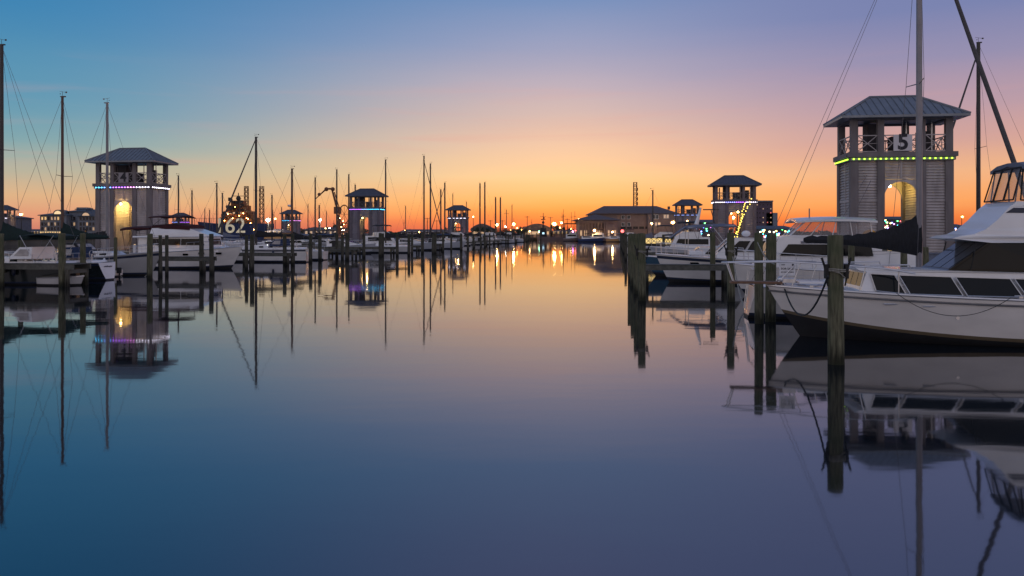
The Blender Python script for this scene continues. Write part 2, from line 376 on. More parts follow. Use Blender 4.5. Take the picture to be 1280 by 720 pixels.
    mb=MB(); mb.box((-1.1,.35,zc+1.15),(.95,.9,2.1)); mb.box((.35,.2,zc+.75),(1.0,.8,1.25)); mb.box((1.9,.4,zc+.9),(.6,.8,1.6)); mb.box((-2.1,.35,zc+1.1),(.16,.16,2.0)); mb.build('stair_enclosure',mat('enclosure grey',(.06,.055,.065),.8),t)
    MB().tube((.95,.5,zc),(.95,.5,ze),.05).build('support_pipe',STEEL,t); MB().tube((2.4,.3,zc+.1),(2.4,.3,ze),.05).build('support_pipe',STEEL,t)
    # hipped seamed roof
    ex,ey=hx+.68,hy+.68; rl=(ex-ey); zE=ze+.06
    mb=MB(); V=[(-ex,-ey,zE),(ex,-ey,zE),(ex,ey,zE),(-ex,ey,zE),(-rl,0,zr),(rl,0,zr),(-ex,-ey,zE-.14),(ex,-ey,zE-.14),(ex,ey,zE-.14),(-ex,ey,zE-.14)]
    mb.add(V,[(0,1,5,4),(1,2,5),(2,3,4,5),(3,0,4),(0,6,7,1),(1,7,8,2),(2,8,9,3),(3,9,6,0),(6,9,8,7)])
    up=Vector((0,0,.03))
    if detail or True:
        st=.42
        k=-ex+st/2
        while k<ex:
            for sy in(-1,1):
                if abs(k)<=rl: top=Vector((k,0,zr))
                else: f_=(ex-abs(k))/(ex-rl); top=Vector((k,sy*ey*(1-f_),zE+(zr-zE)*f_))
                mb.tube(Vector((k,sy*ey,zE))+up,top+up,.028,n=4)
            k+=st
        k=-ey+st/2
        while k<ey:
            for sx in(-1,1):
                f_=(ey-abs(k))/ey; top=Vector((sx*(ex-(ex-rl)*f_),k,zE+(zr-zE)*f_))
                mb.tube(Vector((sx*ex,k,zE))+up,top+up,.028,n=4)
            k+=st
    for a,b_ in((0,4),(3,4),(1,5),(2,5),(4,5)): mb.tube(Vector(V[a])+up,Vector(V[b_])+up,.06,n=6)
    mb.build('roof',SEAM,t)
    # arch lamp
    MB().ball((-.55,-hy+.5,za-.25),.10,8,6).build('arch_lamp',WARM,t)
    lt=bpy.data.lights.new('arch_light','POINT'); lt.energy=lamp; lt.color=warmc; lt.shadow_soft_size=.12
    lo=bpy.data.objects.new('arch_light',lt); col.objects.link(lo); lo.parent=t; lo.location=(.0,.1,za-.25)
    if gallery_lamp:
        MB().ball((.6,-.6,ze-.5),.22,8,6).build('gallery_lamp',ORNG,t)
    if number:
        mb=MB().box((.05 if number=='5' else .1,-hy-.02,zc+.82),(1.08,.06,1.0)); mb.build('number_board',mat('board white',(.62,.6,.62),.6,0,.05) if number=='5' else mat('board grey',(.28,.26,.28),.6,0,.05),t)
        text('number',number,1.3,mat('number black',(.01,.01,.02),.6),t,(.05 if number=='5' else .1,-hy-.062,zc+.82),(R(90),0,0),.012,.035)
    return t
def trow(px,d): return (px-640)/F*d
CY=(.05,.55,1); PU=(.45,.12,1); MG=(.8,.25,.8); WH=(.8,.75,.9); GN=(.45,1,.03)
t5=tower(trow(1127.5,49.5)-.03,50.6,'nearest right tower with number 5 board, see-through arch and yellow-green lights','5',[GN],lamp=90,warmc=(1,.66,.14))
t4=tower(trow(153.5,80.5)+.45,81.6,'large left tower with number 4 board, glowing yellow arch and cyan to purple lights','4',[CY,(.1,.3,1),PU,PU,MG,WH,WH],lamp=420)
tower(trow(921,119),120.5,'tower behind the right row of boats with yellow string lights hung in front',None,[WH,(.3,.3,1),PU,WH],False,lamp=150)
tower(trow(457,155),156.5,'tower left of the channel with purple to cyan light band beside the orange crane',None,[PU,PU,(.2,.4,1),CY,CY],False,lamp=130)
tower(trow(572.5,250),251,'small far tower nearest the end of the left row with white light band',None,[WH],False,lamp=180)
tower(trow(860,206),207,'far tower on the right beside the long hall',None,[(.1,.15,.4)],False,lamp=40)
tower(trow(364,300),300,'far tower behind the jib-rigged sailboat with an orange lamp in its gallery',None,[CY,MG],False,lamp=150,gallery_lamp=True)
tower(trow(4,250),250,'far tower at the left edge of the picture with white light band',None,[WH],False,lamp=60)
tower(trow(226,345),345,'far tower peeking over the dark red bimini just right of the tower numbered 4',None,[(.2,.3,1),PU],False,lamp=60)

# ------------------------------------------------------------------ boats
def hull(t,L,B,fb,fs,rake=1.0,tw=.85,flare=.28,full=.5,m=None,stripe=None,zbt=.10,rub=True,nst=22,deckm=None,sheer_dip=.0,transom_rake=0,zbow=0,sfl=0,tm=None):
    m=m or WHITE
    def hb(s):
        if s<full: return B/2*(tw+(1-tw)*math.sin(s/full*math.pi/2))
        u=min(1,(s-full)/(1-full)); return B/2*max(.012,(1-u**2.2)**.85)
    def zs(s): return fs+(fb-fs)*s**1.7-sheer_dip*math.sin(math.pi*s)
    lv=[-.5,-.12,zbt,zbt+.10,None,None,None,None,None]
    fr=[0,0,0,0,.35,.6,.8,.93,1.0]
    sides=[]
    for k in range(nst+1):
        s=k/nst; s=1-max(0,1-s)**1.3; h=hb(s); z1=zs(s); pr=[]
        zb_=zbt+zbow*s**4
        for i in range(9):
            zz=(lv[i] if i<2 else zb_+(.1 if i==3 else 0)) if lv[i] is not None else (zb_+.1)+(z1-zb_-.1)*fr[i]
            t_=min(1,max(0,(zz+.5)/(z1+.5)))
            fl=flare*(.35+.65*s*s)+sfl*(1-s)**5
            w=h*(1-fl*(1-t_)**1.25*1.3)*(1 if t_>.02 else .03)
            if zz<0 and t_>.02: w*=.9
            xx=s*(L-rake*(1-t_)**1.15)-transom_rake*(1-t_)*(1-s)
            pr.append((xx,w,zz))
        sides.append(pr)
    mb=MB(); n=9
    for sg in(1,-1):
        vs=[(x_,w*sg,z_) for pr in sides for x_,w,z_ in pr]; b0=len(mb.v)
        mb.v+=vs
        for k in range(nst):
            for i in range(n-1):
                mb.f.append((b0+k*n+i,b0+(k+1)*n+i,b0+(k+1)*n+i+1,b0+k*n+i+1))
                mb.m.append(1 if i<2 else (2 if (i==2 and stripe) or (i==6 and stripe=='top') else 0))
    pr=sides[0]; tr=[(x_,w,z_) for x_,w,z_ in pr]
    for i in range(n-1):
        a,b_=tr[i],tr[i+1]
        mb.add([(a[0],a[1],a[2]),(a[0],-a[1],a[2]),(b_[0],-b_[1],b_[2]),(b_[0],b_[1],b_[2])],[(0,1,2,3)],1 if i<2 else 3)
    h_=mb.build('hull',[m,BOTTOM,mat('boot line',(.13,.10,.06),.5) if stripe=='gold' else NAVY,tm or m],t,True)
    # deck with slight camber and toe rail
    d=MB(); rows=[]
    for pr in sides:
        x_,w,z_=pr[-1]; rows.append([(x_,w*.97,z_-.02),(x_,w*.5,z_+.03),(x_,0,z_+.05),(x_,-w*.5,z_+.03),(x_,-w*.97,z_-.02)])
    d.loft(rows,closed=False); d.build('deck',deckm or WHITE2,t,True)
    if rub:
        r_=MB()
        for sg in(1,-1): r_.path([(pr[-1][0],pr[-1][1]*sg*1.005,pr[-1][2]) for pr in sides],.035,6)
        r_.build('toe_rail',STEEL if m!=BLUEH else WHITE2,t,True)
    def P(s,f=1.0,sg=1,dz=0):
        return Vector((s*L,hb(s)*f*sg,zs(s)+dz))
    return P,hb,zs
def house(t,name,prof,hw,m,tp=.0,x0=0,x1=1,bev=.03,front=1):
    """superstructure from a side profile; hw=((z,halfwidth),(z,halfwidth)); tp narrows it towards x1"""
    (za,wa),(zb,wb)=hw
    def w(x_,z_):
        f_=(z_-za)/(zb-za) if zb!=za else 0; f_=max(-.3,min(1.3,f_)); v=wa+(wb-wa)*f_
        u=max(0,min(1,(x_-x0)/(x1-x0))); return v*(1-tp*u*u)
    pts=[]
    for a,b_ in zip(prof,prof[1:]+prof[:1]):
        a=Vector(a); b_=Vector(b_); n=max(1,int((b_-a).length/.45))
        for k in range(n): pts.append(a.lerp(b_,k/n))
    tr=tessellate_polygon([[Vector((p[0],p[1],0)) for p in pts]])
    n=len(pts); mb=MB()
    vs=[(p[0],w(p[0],p[1]),p[1]) for p in pts]+[(p[0],-w(p[0],p[1]),p[1]) for p in pts]
    fs=[tuple(f_) for f_ in tr]+[tuple(n+i for i in reversed(f_)) for f_ in tr]+[(i,(i+1)%n,n+(i+1)%n,n+i) for i in range(n)]
    mb.add(vs,fs); o=mb.build(name,m,t,False,bevel=bev)
    return o,w
def side_glass(t,name,prof,w,m,off=.02,sides=(1,-1)):
    for sg in sides:
        tr=tessellate_polygon([[Vector((p[0],p[1],0)) for p in prof]]); n=len(prof)
        vs=[(p[0],sg*(w(p[0],p[1])+off),p[1]) for p in prof]+[(p[0],sg*(w(p[0],p[1])-.03),p[1]) for p in prof]
        fs=[tuple(f_) for f_ in tr]+[(i,(i+1)%n,n+(i+1)%n,n+i) for i in range(n)]
        MB().add(vs,fs).build(name,m,t)
def front_glass(t,name,a,b_,w,m,n=3,off=.02,k=.9):
    a=Vector((a[0],0,a[1])); b_=Vector((b_[0],0,b_[1])); d=(b_-a).normalized(); nr=Vector((d.z,0,-d.x))
    if nr.x<0: nr=-nr
    wa=w(a.x,a.z)*k; wb=w(b_.x,b_.z)*k
    for i in range(n):
        u0=-1+2*i/n+.03; u1=-1+2*(i+1)/n-.03
        A=a+nr*off; Bv=b_+nr*off; y_=Vector((0,1,0))
        vs=[A+y_*wa*u0,A+y_*wa*u1,Bv+y_*wb*u1,Bv+y_*wb*u0]; vs+= [q_-nr*.05 for q_ in vs]
        MB().add(vs,[(0,1,2,3),(0,1,5,4),(1,2,6,5),(2,3,7,6),(3,0,4,7)]).build(name,m,t)
def rails(t,P,s0,s1,h=.65,n=6,lean=0,pulpit=0,name='bow_rail',mid=True):
    mb=MB()
    for sg in(1,-1):
        pts=[P(s0+(s1-s0)*k/n,.93,sg,0) for k in range(n+1)]; tops=[p+Vector((lean,0,h*(1 if k<n or True else 1))) for k,p in enumerate(pts)]
        for p,q_ in zip(pts,tops): mb.tube(p,q_,.016,n=5)
        if pulpit: tops.append(Vector((tops[-1].x+pulpit,.12*sg,tops[-1].z)))
        mb.path(tops,.02,6)
        if mid: mb.path([a.lerp(b_,.55) for a,b_ in zip(pts,tops)],.01,5)
    if pulpit: mb.tube(Vector((tops[-1].x,.12,tops[-1].z)),Vector((tops[-1].x,-.12,tops[-1].z)),.02)
    mb.build(name,STEEL,t)
def cover_loft(t,name,x0,x1,z,h0,h1,m,curve=2.2,w0=.16,w1=.10,deep=0,curve_=None):
    curve=curve_ or curve
    """sail cover along the boom from mast x0 to boom end x1"""
    n=26; rings=[]
    for k in range(n+1):
        u=k/n; x_=x0+(x1-x0)*u; hh=h1+(h0-h1)*(1-u)**curve+ .03*math.sin(k*2.4); ww=(w1+(w0-w1)*(1-u))*(1+.16*math.sin(k*2.0+1))
        if k==n: hh*=.5; ww*=.5
        rings.append([(x_,ww*math.cos(a)*(1 if math.sin(a)<.2 else .6),z+(hh if math.sin(a)>0 else .14+deep*(1-u)**2)*math.sin(a)) for a in [2*math.pi*i/10 for i in range(10)]])
    MB().loft(rings).build(name,m,t,True)
def sailboat(label,px,d,top,bow,L=8.5,B=2.9,mf=.45,cover=None,boom=3.6,hm=None,stripe='n',jib=None,fb=1.25,fs=1.0,mr_=.085,mm=None,rot=0,group=None,bimini=None,spread=True,vane=True,simple=False,name='sailboat',bz=None,peak=.9,split=False,stern_gear=False,transom=False,deep=.08,dodger=None,radar=0,tm=None):
    """px,d place the mast; top = height of the masthead in metres above the water; bow=+1 right, -1 left"""
    X=(px-640)/F*d; ms_=mf*L
    rz=-TH+(0 if bow>0 else math.pi)+rot
    dirv=Vector((math.cos(rz),math.sin(rz),0)); loc=Vector((X,d,0))-dirv*ms_
    t=empty(name,label,'sailboat',loc,rz,group)
    P,hb,zs=hull(t,L,B,fb,fs,rake=1.1,tw=.62,flare=.3,full=.48,m=hm or WHITE,stripe=stripe,nst=14 if simple else 22,sheer_dip=.06,transom_rake=.35 if transom else 0,sfl=.55 if transom else .15,tm=tm)
    zd=zs(.5)+.03
    c0,c1=.30*L,.70*L
    cab,w=house(t,'cabin',[(c0,zd-.1),(c0+.05,zd+.42),(c1-.9,zd+.40),(c1,zd-.02),(c1,zd-.12)],((zd,B*.30),(zd+.4,B*.25)),WHITE2,.35,c0,c1,.05)
    for k in range(3):
        x_=c0+.35+k*(c1-c0-1.2)/3; side_glass(t,'cabin_window',[(x_,zd+.14),(x_+.5,zd+.14),(x_+.48,zd+.28),(x_+.03,zd+.28)],w,GLASS)
    # cockpit coaming
    house(t,'cockpit_coaming',[(.06*L,zd-.15),(.07*L,zd+.14),(c0,zd+.2),(c0,zd-.15)],((zd,B*.31),(zd+.2,B*.29)),WHITE2,0,0,L,.04)
    mm=mm or ALU
    MB().tube((ms_,0,zd),(ms_,0,top),mr_,mr_*.8,12).build('mast',mm,t,True)
    mh=MB().box((ms_-.05,0,top+.02),(.34,.12,.07))
    if vane: mh.tube((ms_,0,top),(ms_,0,top+.35),.012,n=4).tube((ms_-.25,0,top+.3),(ms_+.2,0,top+.38),.012,n=4).box((ms_-.28,0,top+.3),(.12,.01,.1)).ball((ms_+.12,.05,top+.2),.035,5,4)
    mh.build('masthead_vane' if vane else 'masthead_cap',mm,t)
    zb=bz or zd+1.35
    MB().tube((ms_-.05,0,zb),(ms_-boom,0,zb-.03),.06,.05).build('boom',mm,t,True)
    cover_loft(t,'sail_cover',ms_+.05,ms_-boom+.1,zb+.07,peak,.14,cover or BLACKC,deep=deep,curve_=3.4 if deep>.3 else None)
    if spread:
        zz=zd+(top-zd)*.52
        mb=MB(); 
        for sg in(1,-1): mb.tube((ms_,0,zz),(ms_-.15,B*.28*sg,zz+.04),.022,.016,5)
        mb.build('spreaders',mm,t)
    else: zz=zd+(top-zd)*.5
    rr=.009 if d<70 else .012
    for sg in(1,-1):
        MB().path([(ms_,0,top-.1),(ms_-.15,B*.28*sg,zz+.04),P(.5,.95,sg)],rr,4).build('shroud',WIRE,t)
    bowp=P(.985,0,1,.05); stp=Vector((.05,0,fs+.05))
    if jib:
        a=Vector((ms_+.08,0,top-.25 if jib is True else jib)); q_=bowp+Vector((0,0,.4)); mbj=MB(); n=14; rings=[]
        mbj.tube(a.lerp(q_,.0),a.lerp(q_,.5),.05,.085,8).tube(a.lerp(q_,.5),q_,.085,.10,8); mbj.tube(q_,bowp,.02); mbj.build('furled_jib',mat('furled sail',(.09,.085,.09),.8,0,.3,8,(1,1,6)),t,True)
    else: MB().tube((ms_,0,top-.05),bowp,rr,n=4).build('forestay',WIRE,t)
    if split:
        for sg in(1,-1): MB().tube((ms_,0,top-.05),(.1,sg*B*.26,fs+.1),rr,n=4).build('backstay',WIRE,t)
    else: MB().tube((ms_,0,top-.05),stp,rr,n=4).build('backstay',WIRE,t)
    rails(t,P,.55,.96,.6,5 if not simple else 3,0,.15,mid=not simple)
    mb=MB()
    for sg in(1,-1):
        for k in range(4): p=P(.06+.14*k,.95,sg); mb.tube(p,p+Vector((0,0,.6)),.014,n=4)
        mb.path([P(.04,.95,sg,.6),P(.55,.95,sg,.6)],.008,4).path([P(.04,.95,sg,.32),P(.55,.95,sg,.32)],.008,4)
    mb.path([P(.04,.95,1,.6),P(.0,.5,1,.62),P(.0,.5,-1,.62),P(.04,.95,-1,.6)],.018,5)
    mb.build('stern_rail',STEEL,t)
    if bimini:
        xa,xb=.05*L,.32*L; zt=zd+1.75
        rings=[]
        for k in range(7):
            u=k/6; x_=xa+(xb-xa)*u; zc_=zt-.18*(2*u-1)**2
            rings.append([(x_,B*.36*math.cos(a),zc_+.12*math.sin(a)) for a in [math.pi*i/8 for i in range(9)]]+[(x_,B*.34*math.cos(a),zc_-.02+.10*math.sin(a)) for a in [math.pi*(8-i)/8 for i in range(9)]])
        MB().loft(rings).build('bimini',bimini,t,True)
        mb=MB()
        for sg in(1,-1):
            for xx in(xa+.2,xb-.2): mb.tube((xx,B*.35*sg,zt-.05),((xa+xb)/2,B*.4*sg,zd+.1),.016,n=5)
            mb.tube(((xa+xb)/2,B*.4*sg,zd+.1),((xa+xb)/2,0,zd+.04),.012,n=4)
        mb.build('bimini_frame',STEEL,t)
    if transom:
        mbn=MB(); zz_=fs*.78; xx_=-.35*(1-(zz_+.5)/(fs+.5))-.035; pts_=[(xx_,-.42+.84*k/34,zz_+.035*math.sin(k*2.3)*(1 if k%5 else 2.1)) for k in range(35)]
        if label.startswith('sailboat with brown mast and pale'): mbn.path(pts_,.012,4).build('script_name',mat('sign ink',(.02,.02,.04),.6),t)
    if dodger:
        e,wd_=house(t,'dodger',[(c0-.75,zd+.3),(c0-.7,zd+1.02),(c0+.15,zd+1.0),(c0+.75,zd+.42),(c0+.7,zd+.3)],((zd+.3,B*.36),(zd+1.05,B*.30)),dodger,.1,c0-.8,c0+.8,.04)
        side_glass(t,'dodger_window',[(c0-.55,zd+.48),(c0-.55,zd+.88),(c0+.08,zd+.88),(c0+.45,zd+.5)],wd_,CLEARW,.015)
        front_glass(t,'dodger_window',(c0+.66,zd+.52),(c0+.22,zd+.94),wd_,CLEARW,3,.015)
    if radar: MB().ball((ms_+.3,0,radar),.24,10,6,(1,1,.55)).tube((ms_,0,radar-.1),(ms_+.3,0,radar-.1),.04).build('radar_dome',WHITE2,t,True)
    if not simple:
        for x_ in(c1-.55,c1+.5): MB().box((x_,0,zd+(.42 if x_<c1 else .06)),(.5,.5,.07)).build('deck_hatch',CLEARW,t,bevel=.02)
        for sg in(1,-1): MB().tube((c0-.3,sg*B*.31,zd+.2),(c0-.3,sg*B*.31,zd+.36),.07,.055,10).build('winch',STEEL,t)
        for k in range(2):
            for sg in(1,-1): p=P(.3+.32*k,1.0,sg,-.38)+Vector((0,.1*sg,0)); MB().ball(p,.13,8,6,(1,1,2.2)).tube(p+Vector((0,0,.25)),p+Vector((0,0,.5)),.012,n=4).build('fender',WHITE2 if k else NAVY,t,True)
        MB().path([(.12*L,B*.06+.26*math.cos(2*math.pi*q_/14),zd+.55+.26*math.sin(2*math.pi*q_/14)) for q_ in range(15)],.016,5).tube((.12*L,B*.06,zd),(.12*L,B*.06,zd+.55),.05).tube((.12*L,B*.06-.25,zd+.55),(.12*L,B*.06+.25,zd+.55),.012,n=4).build('steering_pedestal',STEEL,t)
    if stern_gear:
        mb=MB().tube((-.25,.35,zd-.9),(-.1,.35,zd+.5),.02).tube((-.25,.0,zd-.9),(-.1,.0,zd+.5),.02)
        for k in range(4): mb.tube((-.22+.03*k,.35,zd-.7+.3*k),(-.22+.03*k,0,zd-.7+.3*k),.016)
        mb.build('boarding_ladder',STEEL,t)
    return t,P,zd
def motor(label,X,Y,L,B,bow,prof,hwz,fb=1.7,fs=1.1,hm=None,stripe='n',wins=(),fronts=(),extra=None,group=None,rake=1.3,rot=0,rail_=True,mast=None,name='motor_yacht',tp=.35,cat='motor yacht',full=.5,flare=.42,zbow=.12):
    """X,Y = bow tip"""
    rz=-TH+(0 if bow>0 else math.pi)+rot; dv=Vector((math.cos(rz),math.sin(rz),0))
    t=empty(name,label,cat,Vector((X,Y,0))-dv*L,rz,group)
    P,hb,zs=hull(t,L,B,fb,fs,rake=rake,tw=.9,flare=flare,full=full,m=hm or WHITE,stripe=stripe,zbow=zbow)
    cab,w=house(t,'cabin',prof,hwz,WHITE2,tp,prof[0][0],max(p[0] for p in prof),.05)
    for wp in wins: side_glass(t,'side_window',wp,w,GLASS)
    for a,b_ in fronts: front_glass(t,'windscreen',a,b_,w,GLASS)
    if rail_: rails(t,P,.55,.97,.7,6,.05,.25)
    if extra: extra(t,P,w,zs)
    return t,P,w
def canopy(t,x0,x1,z,hw,m,name='canopy',posts=True,zbase=2,slope=0,th=.09,pm=None):
    rings=[]
    for k in range(7):
        u=k/6; x_=x0+(x1-x0)*u; zc_=z+slope*u-.08*(2*u-1)**2
        rings.append([(x_,hw,zc_-.12),(x_,hw*.6,zc_),(x_,0,zc_+.04),(x_,-hw*.6,zc_),(x_,-hw,zc_-.12),(x_,-hw,zc_-.12-th),(x_,0,zc_+.04-th),(x_,hw,zc_-.12-th)])
    MB().loft(rings).build(name,m,t,True)
    if posts:
        mb=MB()
        for sg in(1,-1):
            mb.tube((x0+.15,hw*.96*sg,z-.15),(x0+.45,hw*.96*sg,zbase),.022,n=6).tube((x1-.15,hw*.96*sg,z+slope-.15),(x1-.1,hw*.96*sg,zbase),.022,n=6)
            mb.tube(((x0+x1)/2,hw*.96*sg,z-.1),(x0+.45,hw*.96*sg,zbase),.018,n=5)
            mb.tube((x0+.15,hw*.96*sg,z-.15),(x1-.15,hw*.96*sg,z+slope-.15),.018,n=5).tube((x0+.15,hw*.96*sg,z-.15),(x0+.15,0,z-.14),.018,n=5)
        mb.build(name+'_frame',pm or STEEL,t)

# ---- right foreground yacht (bow towards the channel)
RL=12.0
def A(a,z): return (RL-a,z)
def U(a,z): return (RL-a-.85,z)
def ex_r1(t,P,w,zs):
    hw2=((2.0,1.42),(2.9,1.28))
    h2,w2=house(t,'pilothouse',[U(9.0,1.9),U(9.0,2.84),U(4.95,2.84),U(3.85,2.02),U(3.85,1.9)],hw2,GLASS,.3,RL-9.8,RL-4.6,.02)
    side_glass(t,'pilothouse_window',[U(8.6,2.08),U(8.6,2.80),U(6.6,2.80),U(6.6,2.08)],w2,GLASS,.03)
    side_glass(t,'pilothouse_window',[U(6.54,2.08),U(6.54,2.80),U(4.98,2.80),U(4.05,2.08)],w2,GLASS,.03)
    front_glass(t,'windscreen',U(3.95,2.08),U(4.9,2.80),w2,glass('smoked glass',(.05,.05,.055)),3,.02,.95)
    b_,w3=house(t,'brow',[U(9.4,2.83),U(9.4,2.95),U(4.3,3.02),U(4.05,2.94),U(4.5,2.88),U(5.0,2.82)],((2.8,1.5),(3.0,1.46)),WHITE2,.4,RL-9.8,RL-4.85,.03)
    f_,w4=house(t,'flybridge',[U(8.9,2.9),U(8.9,3.95),U(5.72,3.98),U(5.52,3.82),U(5.2,3.46),U(4.9,3.2),U(4.6,3.06),U(4.25,3.0)],((2.95,1.38),(4.0,1.16)),WHITE2,.35,RL-9.8,RL-5.1,.07)
    side_glass(t,'dark_stripe',[U(8.8,3.62),U(8.8,3.76),U(5.62,3.80),U(5.42,3.66)],w4,NAVY,.012)
    e_,w5=house(t,'vinyl_enclosure',[U(8.4,3.95),U(8.3,5.02),U(5.98,5.05),U(5.66,3.96)],((3.95,1.1),(5.1,.98)),CLEAR,.2,RL-9.8,RL-6.5,.02)
    mb=MB()
    for sg in(1,-1):
        for a0 in(5.78,6.5,7.25,8.0):
            pts=[]; 
            for q_,zq in((a0+.06,4.02),(a0+.16,4.95),(a0+.55,4.95),(a0+.6,4.02),(a0+.06,4.02)):
                x_,z_=U(q_,zq); pts.append(Vector((x_,sg*(w5(x_,z_)+.02),z_)))
            mb.path(pts,.022,5)
    for y0,y1 in((-.9,-.35),(-.3,.3),(.35,.9)):
        mb.path([Vector((U(5.68,0)[0]+.03,y0,4.03)),Vector((U(5.93,0)[0]+.03,y0*.92,4.95)),Vector((U(5.93,0)[0]+.03,y1*.92,4.95)),Vector((U(5.68,0)[0]+.03,y1,4.03)),Vector((U(5.68,0)[0]+.03,y0,4.03))],.022,5)
    mb.build('enclosure_seam',BLACKC,t)
    canopy(t,RL-9.4,RL-6.75,5.16,1.1,GREYC,'canvas_top',False)
    MB().tube((RL-6.95,1.0,5.0),(RL-6.95,1.0,5.6),.03).ball((RL-6.95,1.0,5.65),.07).build('antenna_base',ALU,t)
    for sg in(1,-1):
        MB().path([P(k/24,1.0,sg,-.16)+Vector((-.03*(k/24),-.0*sg,0)) for k in range(25)],.028,6).build('rub_rail',mat('rub rail',(.12,.12,.13),.5),t,True)
    fb_=MB()
    for sg in(1,-1):
        for q_ in ([A(3.55,1.38),A(3.3,1.90),A(2.68,1.93),A(2.8,1.45)],[A(4.97,1.36),A(4.72,1.87),A(3.41,1.90),A(3.66,1.38)],[A(6.42,1.35),A(6.17,1.84),A(4.83,1.87),A(5.08,1.36)],[A(8.2,1.34),A(8.2,1.82),A(6.28,1.84),A(6.53,1.35)]):
            fb_=MB(); fb_.path([Vector((a_,sg*(w(a_,b_2)+.022),b_2)) for a_,b_2 in q_+q_[:1]],.014,5); fb_.build('window_frame',STEEL,t)
    for a_ in(5.3,6.9): 
        for sg in(1,-1): MB().tube((RL-a_,sg*(w2(RL-a_,2.1)+.03),2.06),(RL-a_-.18,sg*(w2(RL-a_-.2,2.8)+.03),2.82),.016,n=5).build('window_mullion',BLACK,t)
    for a_ in(4.6,6.6):
        for sg in(1,-1): p=P(1-a_/RL,1.0,sg,-.55)+Vector((0,.02*sg,0)); MB().tube(p+Vector((0,-.02*sg,0)),p+Vector((0,.015*sg,0)),.05,.05,10).build('drain_fitting',STEEL,t)
    # plank pulpit, rail beyond the bow, sign, vents
    MB().box((RL+.35,0,1.60),(1.5,.42,.07)).build('pulpit_plank',TEAK,t,bevel=.01)
    mb=MB()
    for sg in(1,-1):
        pts=[Vector((RL+1.35,0,2.2)),Vector((RL+1.2,.2*sg,2.2)),P(.96,1,sg,.74),P(.86,1,sg,.74),P(.76,1,sg,.70),P(.70,1,sg,.6)]
        mb.path(pts,.024,6)
        for s_,lx in((.985,.3),(.95,.12),(.88,.1),(.81,.08),(.73,.0)): p=P(s_,.92,sg); mb.tube(p,p+Vector((-lx*2.2,0,.72)),.018,n=5)
        mb.tube((RL+1.0,.12*sg,1.6),(RL+1.2,.2*sg,2.2),.018)
    mb.build('pulpit_rail',STEEL,t)
    MB().box((RL-.55,.0,1.66),(.5,.3,.16)).ball((RL-.35,.12,1.7),.1).build('windlass',STEEL,t,bevel=.03)
    MB().box((RL-1.2,0,1.62),(.7,.7,.08)).build('deck_hatch',WHITE2,t,bevel=.02)
    for a_,zz in((3.05,1.12),(4.0,1.10)):
        s_=1-a_/RL
        MB().tube(P(s_,.95,1,-.28)+Vector((-.2,.012,0)),P(s_,.95,1,-.28)+Vector((.2,-.01,0)),.025).tube(P(s_,.95,-1,-.28)+Vector((-.2,-.012,0)),P(s_,.95,-1,-.28)+Vector((.2,.01,0)),.025).build('hull_vent',STEEL,t)
    mb=MB(); mb.path([Vector((RL-2.4,sg_*.0+1.0,2.12)) for sg_ in(1,1)],.01)
    MB().path([(RL-2.6,1.15,2.18),(RL-3.6,1.3,2.2),(RL-3.65,1.3,2.1)],.018).path([(RL-2.6,-1.15,2.18),(RL-3.6,-1.3,2.2),(RL-3.65,-1.3,2.1)],.018).build('grab_rail',STEEL,t)
    for a_ in(1.1,6.2):
        for sg in(1,-1):
            p=P(1-a_/RL,.93,sg,.03); MB().box(p+Vector((0,0,.03)),(.1,.05,.06)).tube(p+Vector((-.16,0,.07)),p+Vector((.16,0,.07)),.018).build('cleat',STEEL,t)
def mul_glass(t,w):
    pass
t1,P1,w1=motor('big white motor yacht on the right with black wraparound windows and clear-curtained flybridge',7.73,24.2,RL,4.3,-1,
  [A(9.4,1.0),A(9.4,1.95),A(3.2,2.07),A(2.3,2.10),A(2.4,2.02),A(2.6,1.98),A(2.45,1.5),A(2.4,1.3)],((1.4,1.72),(2.05,1.5)),fb=1.52,fs=1.22,
  wins=[[A(3.55,1.38),A(3.3,1.90),A(2.68,1.93),A(2.8,1.45)],[A(4.97,1.36),A(4.72,1.87),A(3.41,1.90),A(3.66,1.38)],[A(6.42,1.35),A(6.17,1.84),A(4.83,1.87),A(5.08,1.36)],[A(8.2,1.34),A(8.2,1.82),A(6.28,1.84),A(6.53,1.35)]],
  fronts=[(A(2.48,1.55),A(2.58,1.93))],extra=ex_r1,rail_=False,tp=.45,full=.45,zbow=.6,stripe='gold')
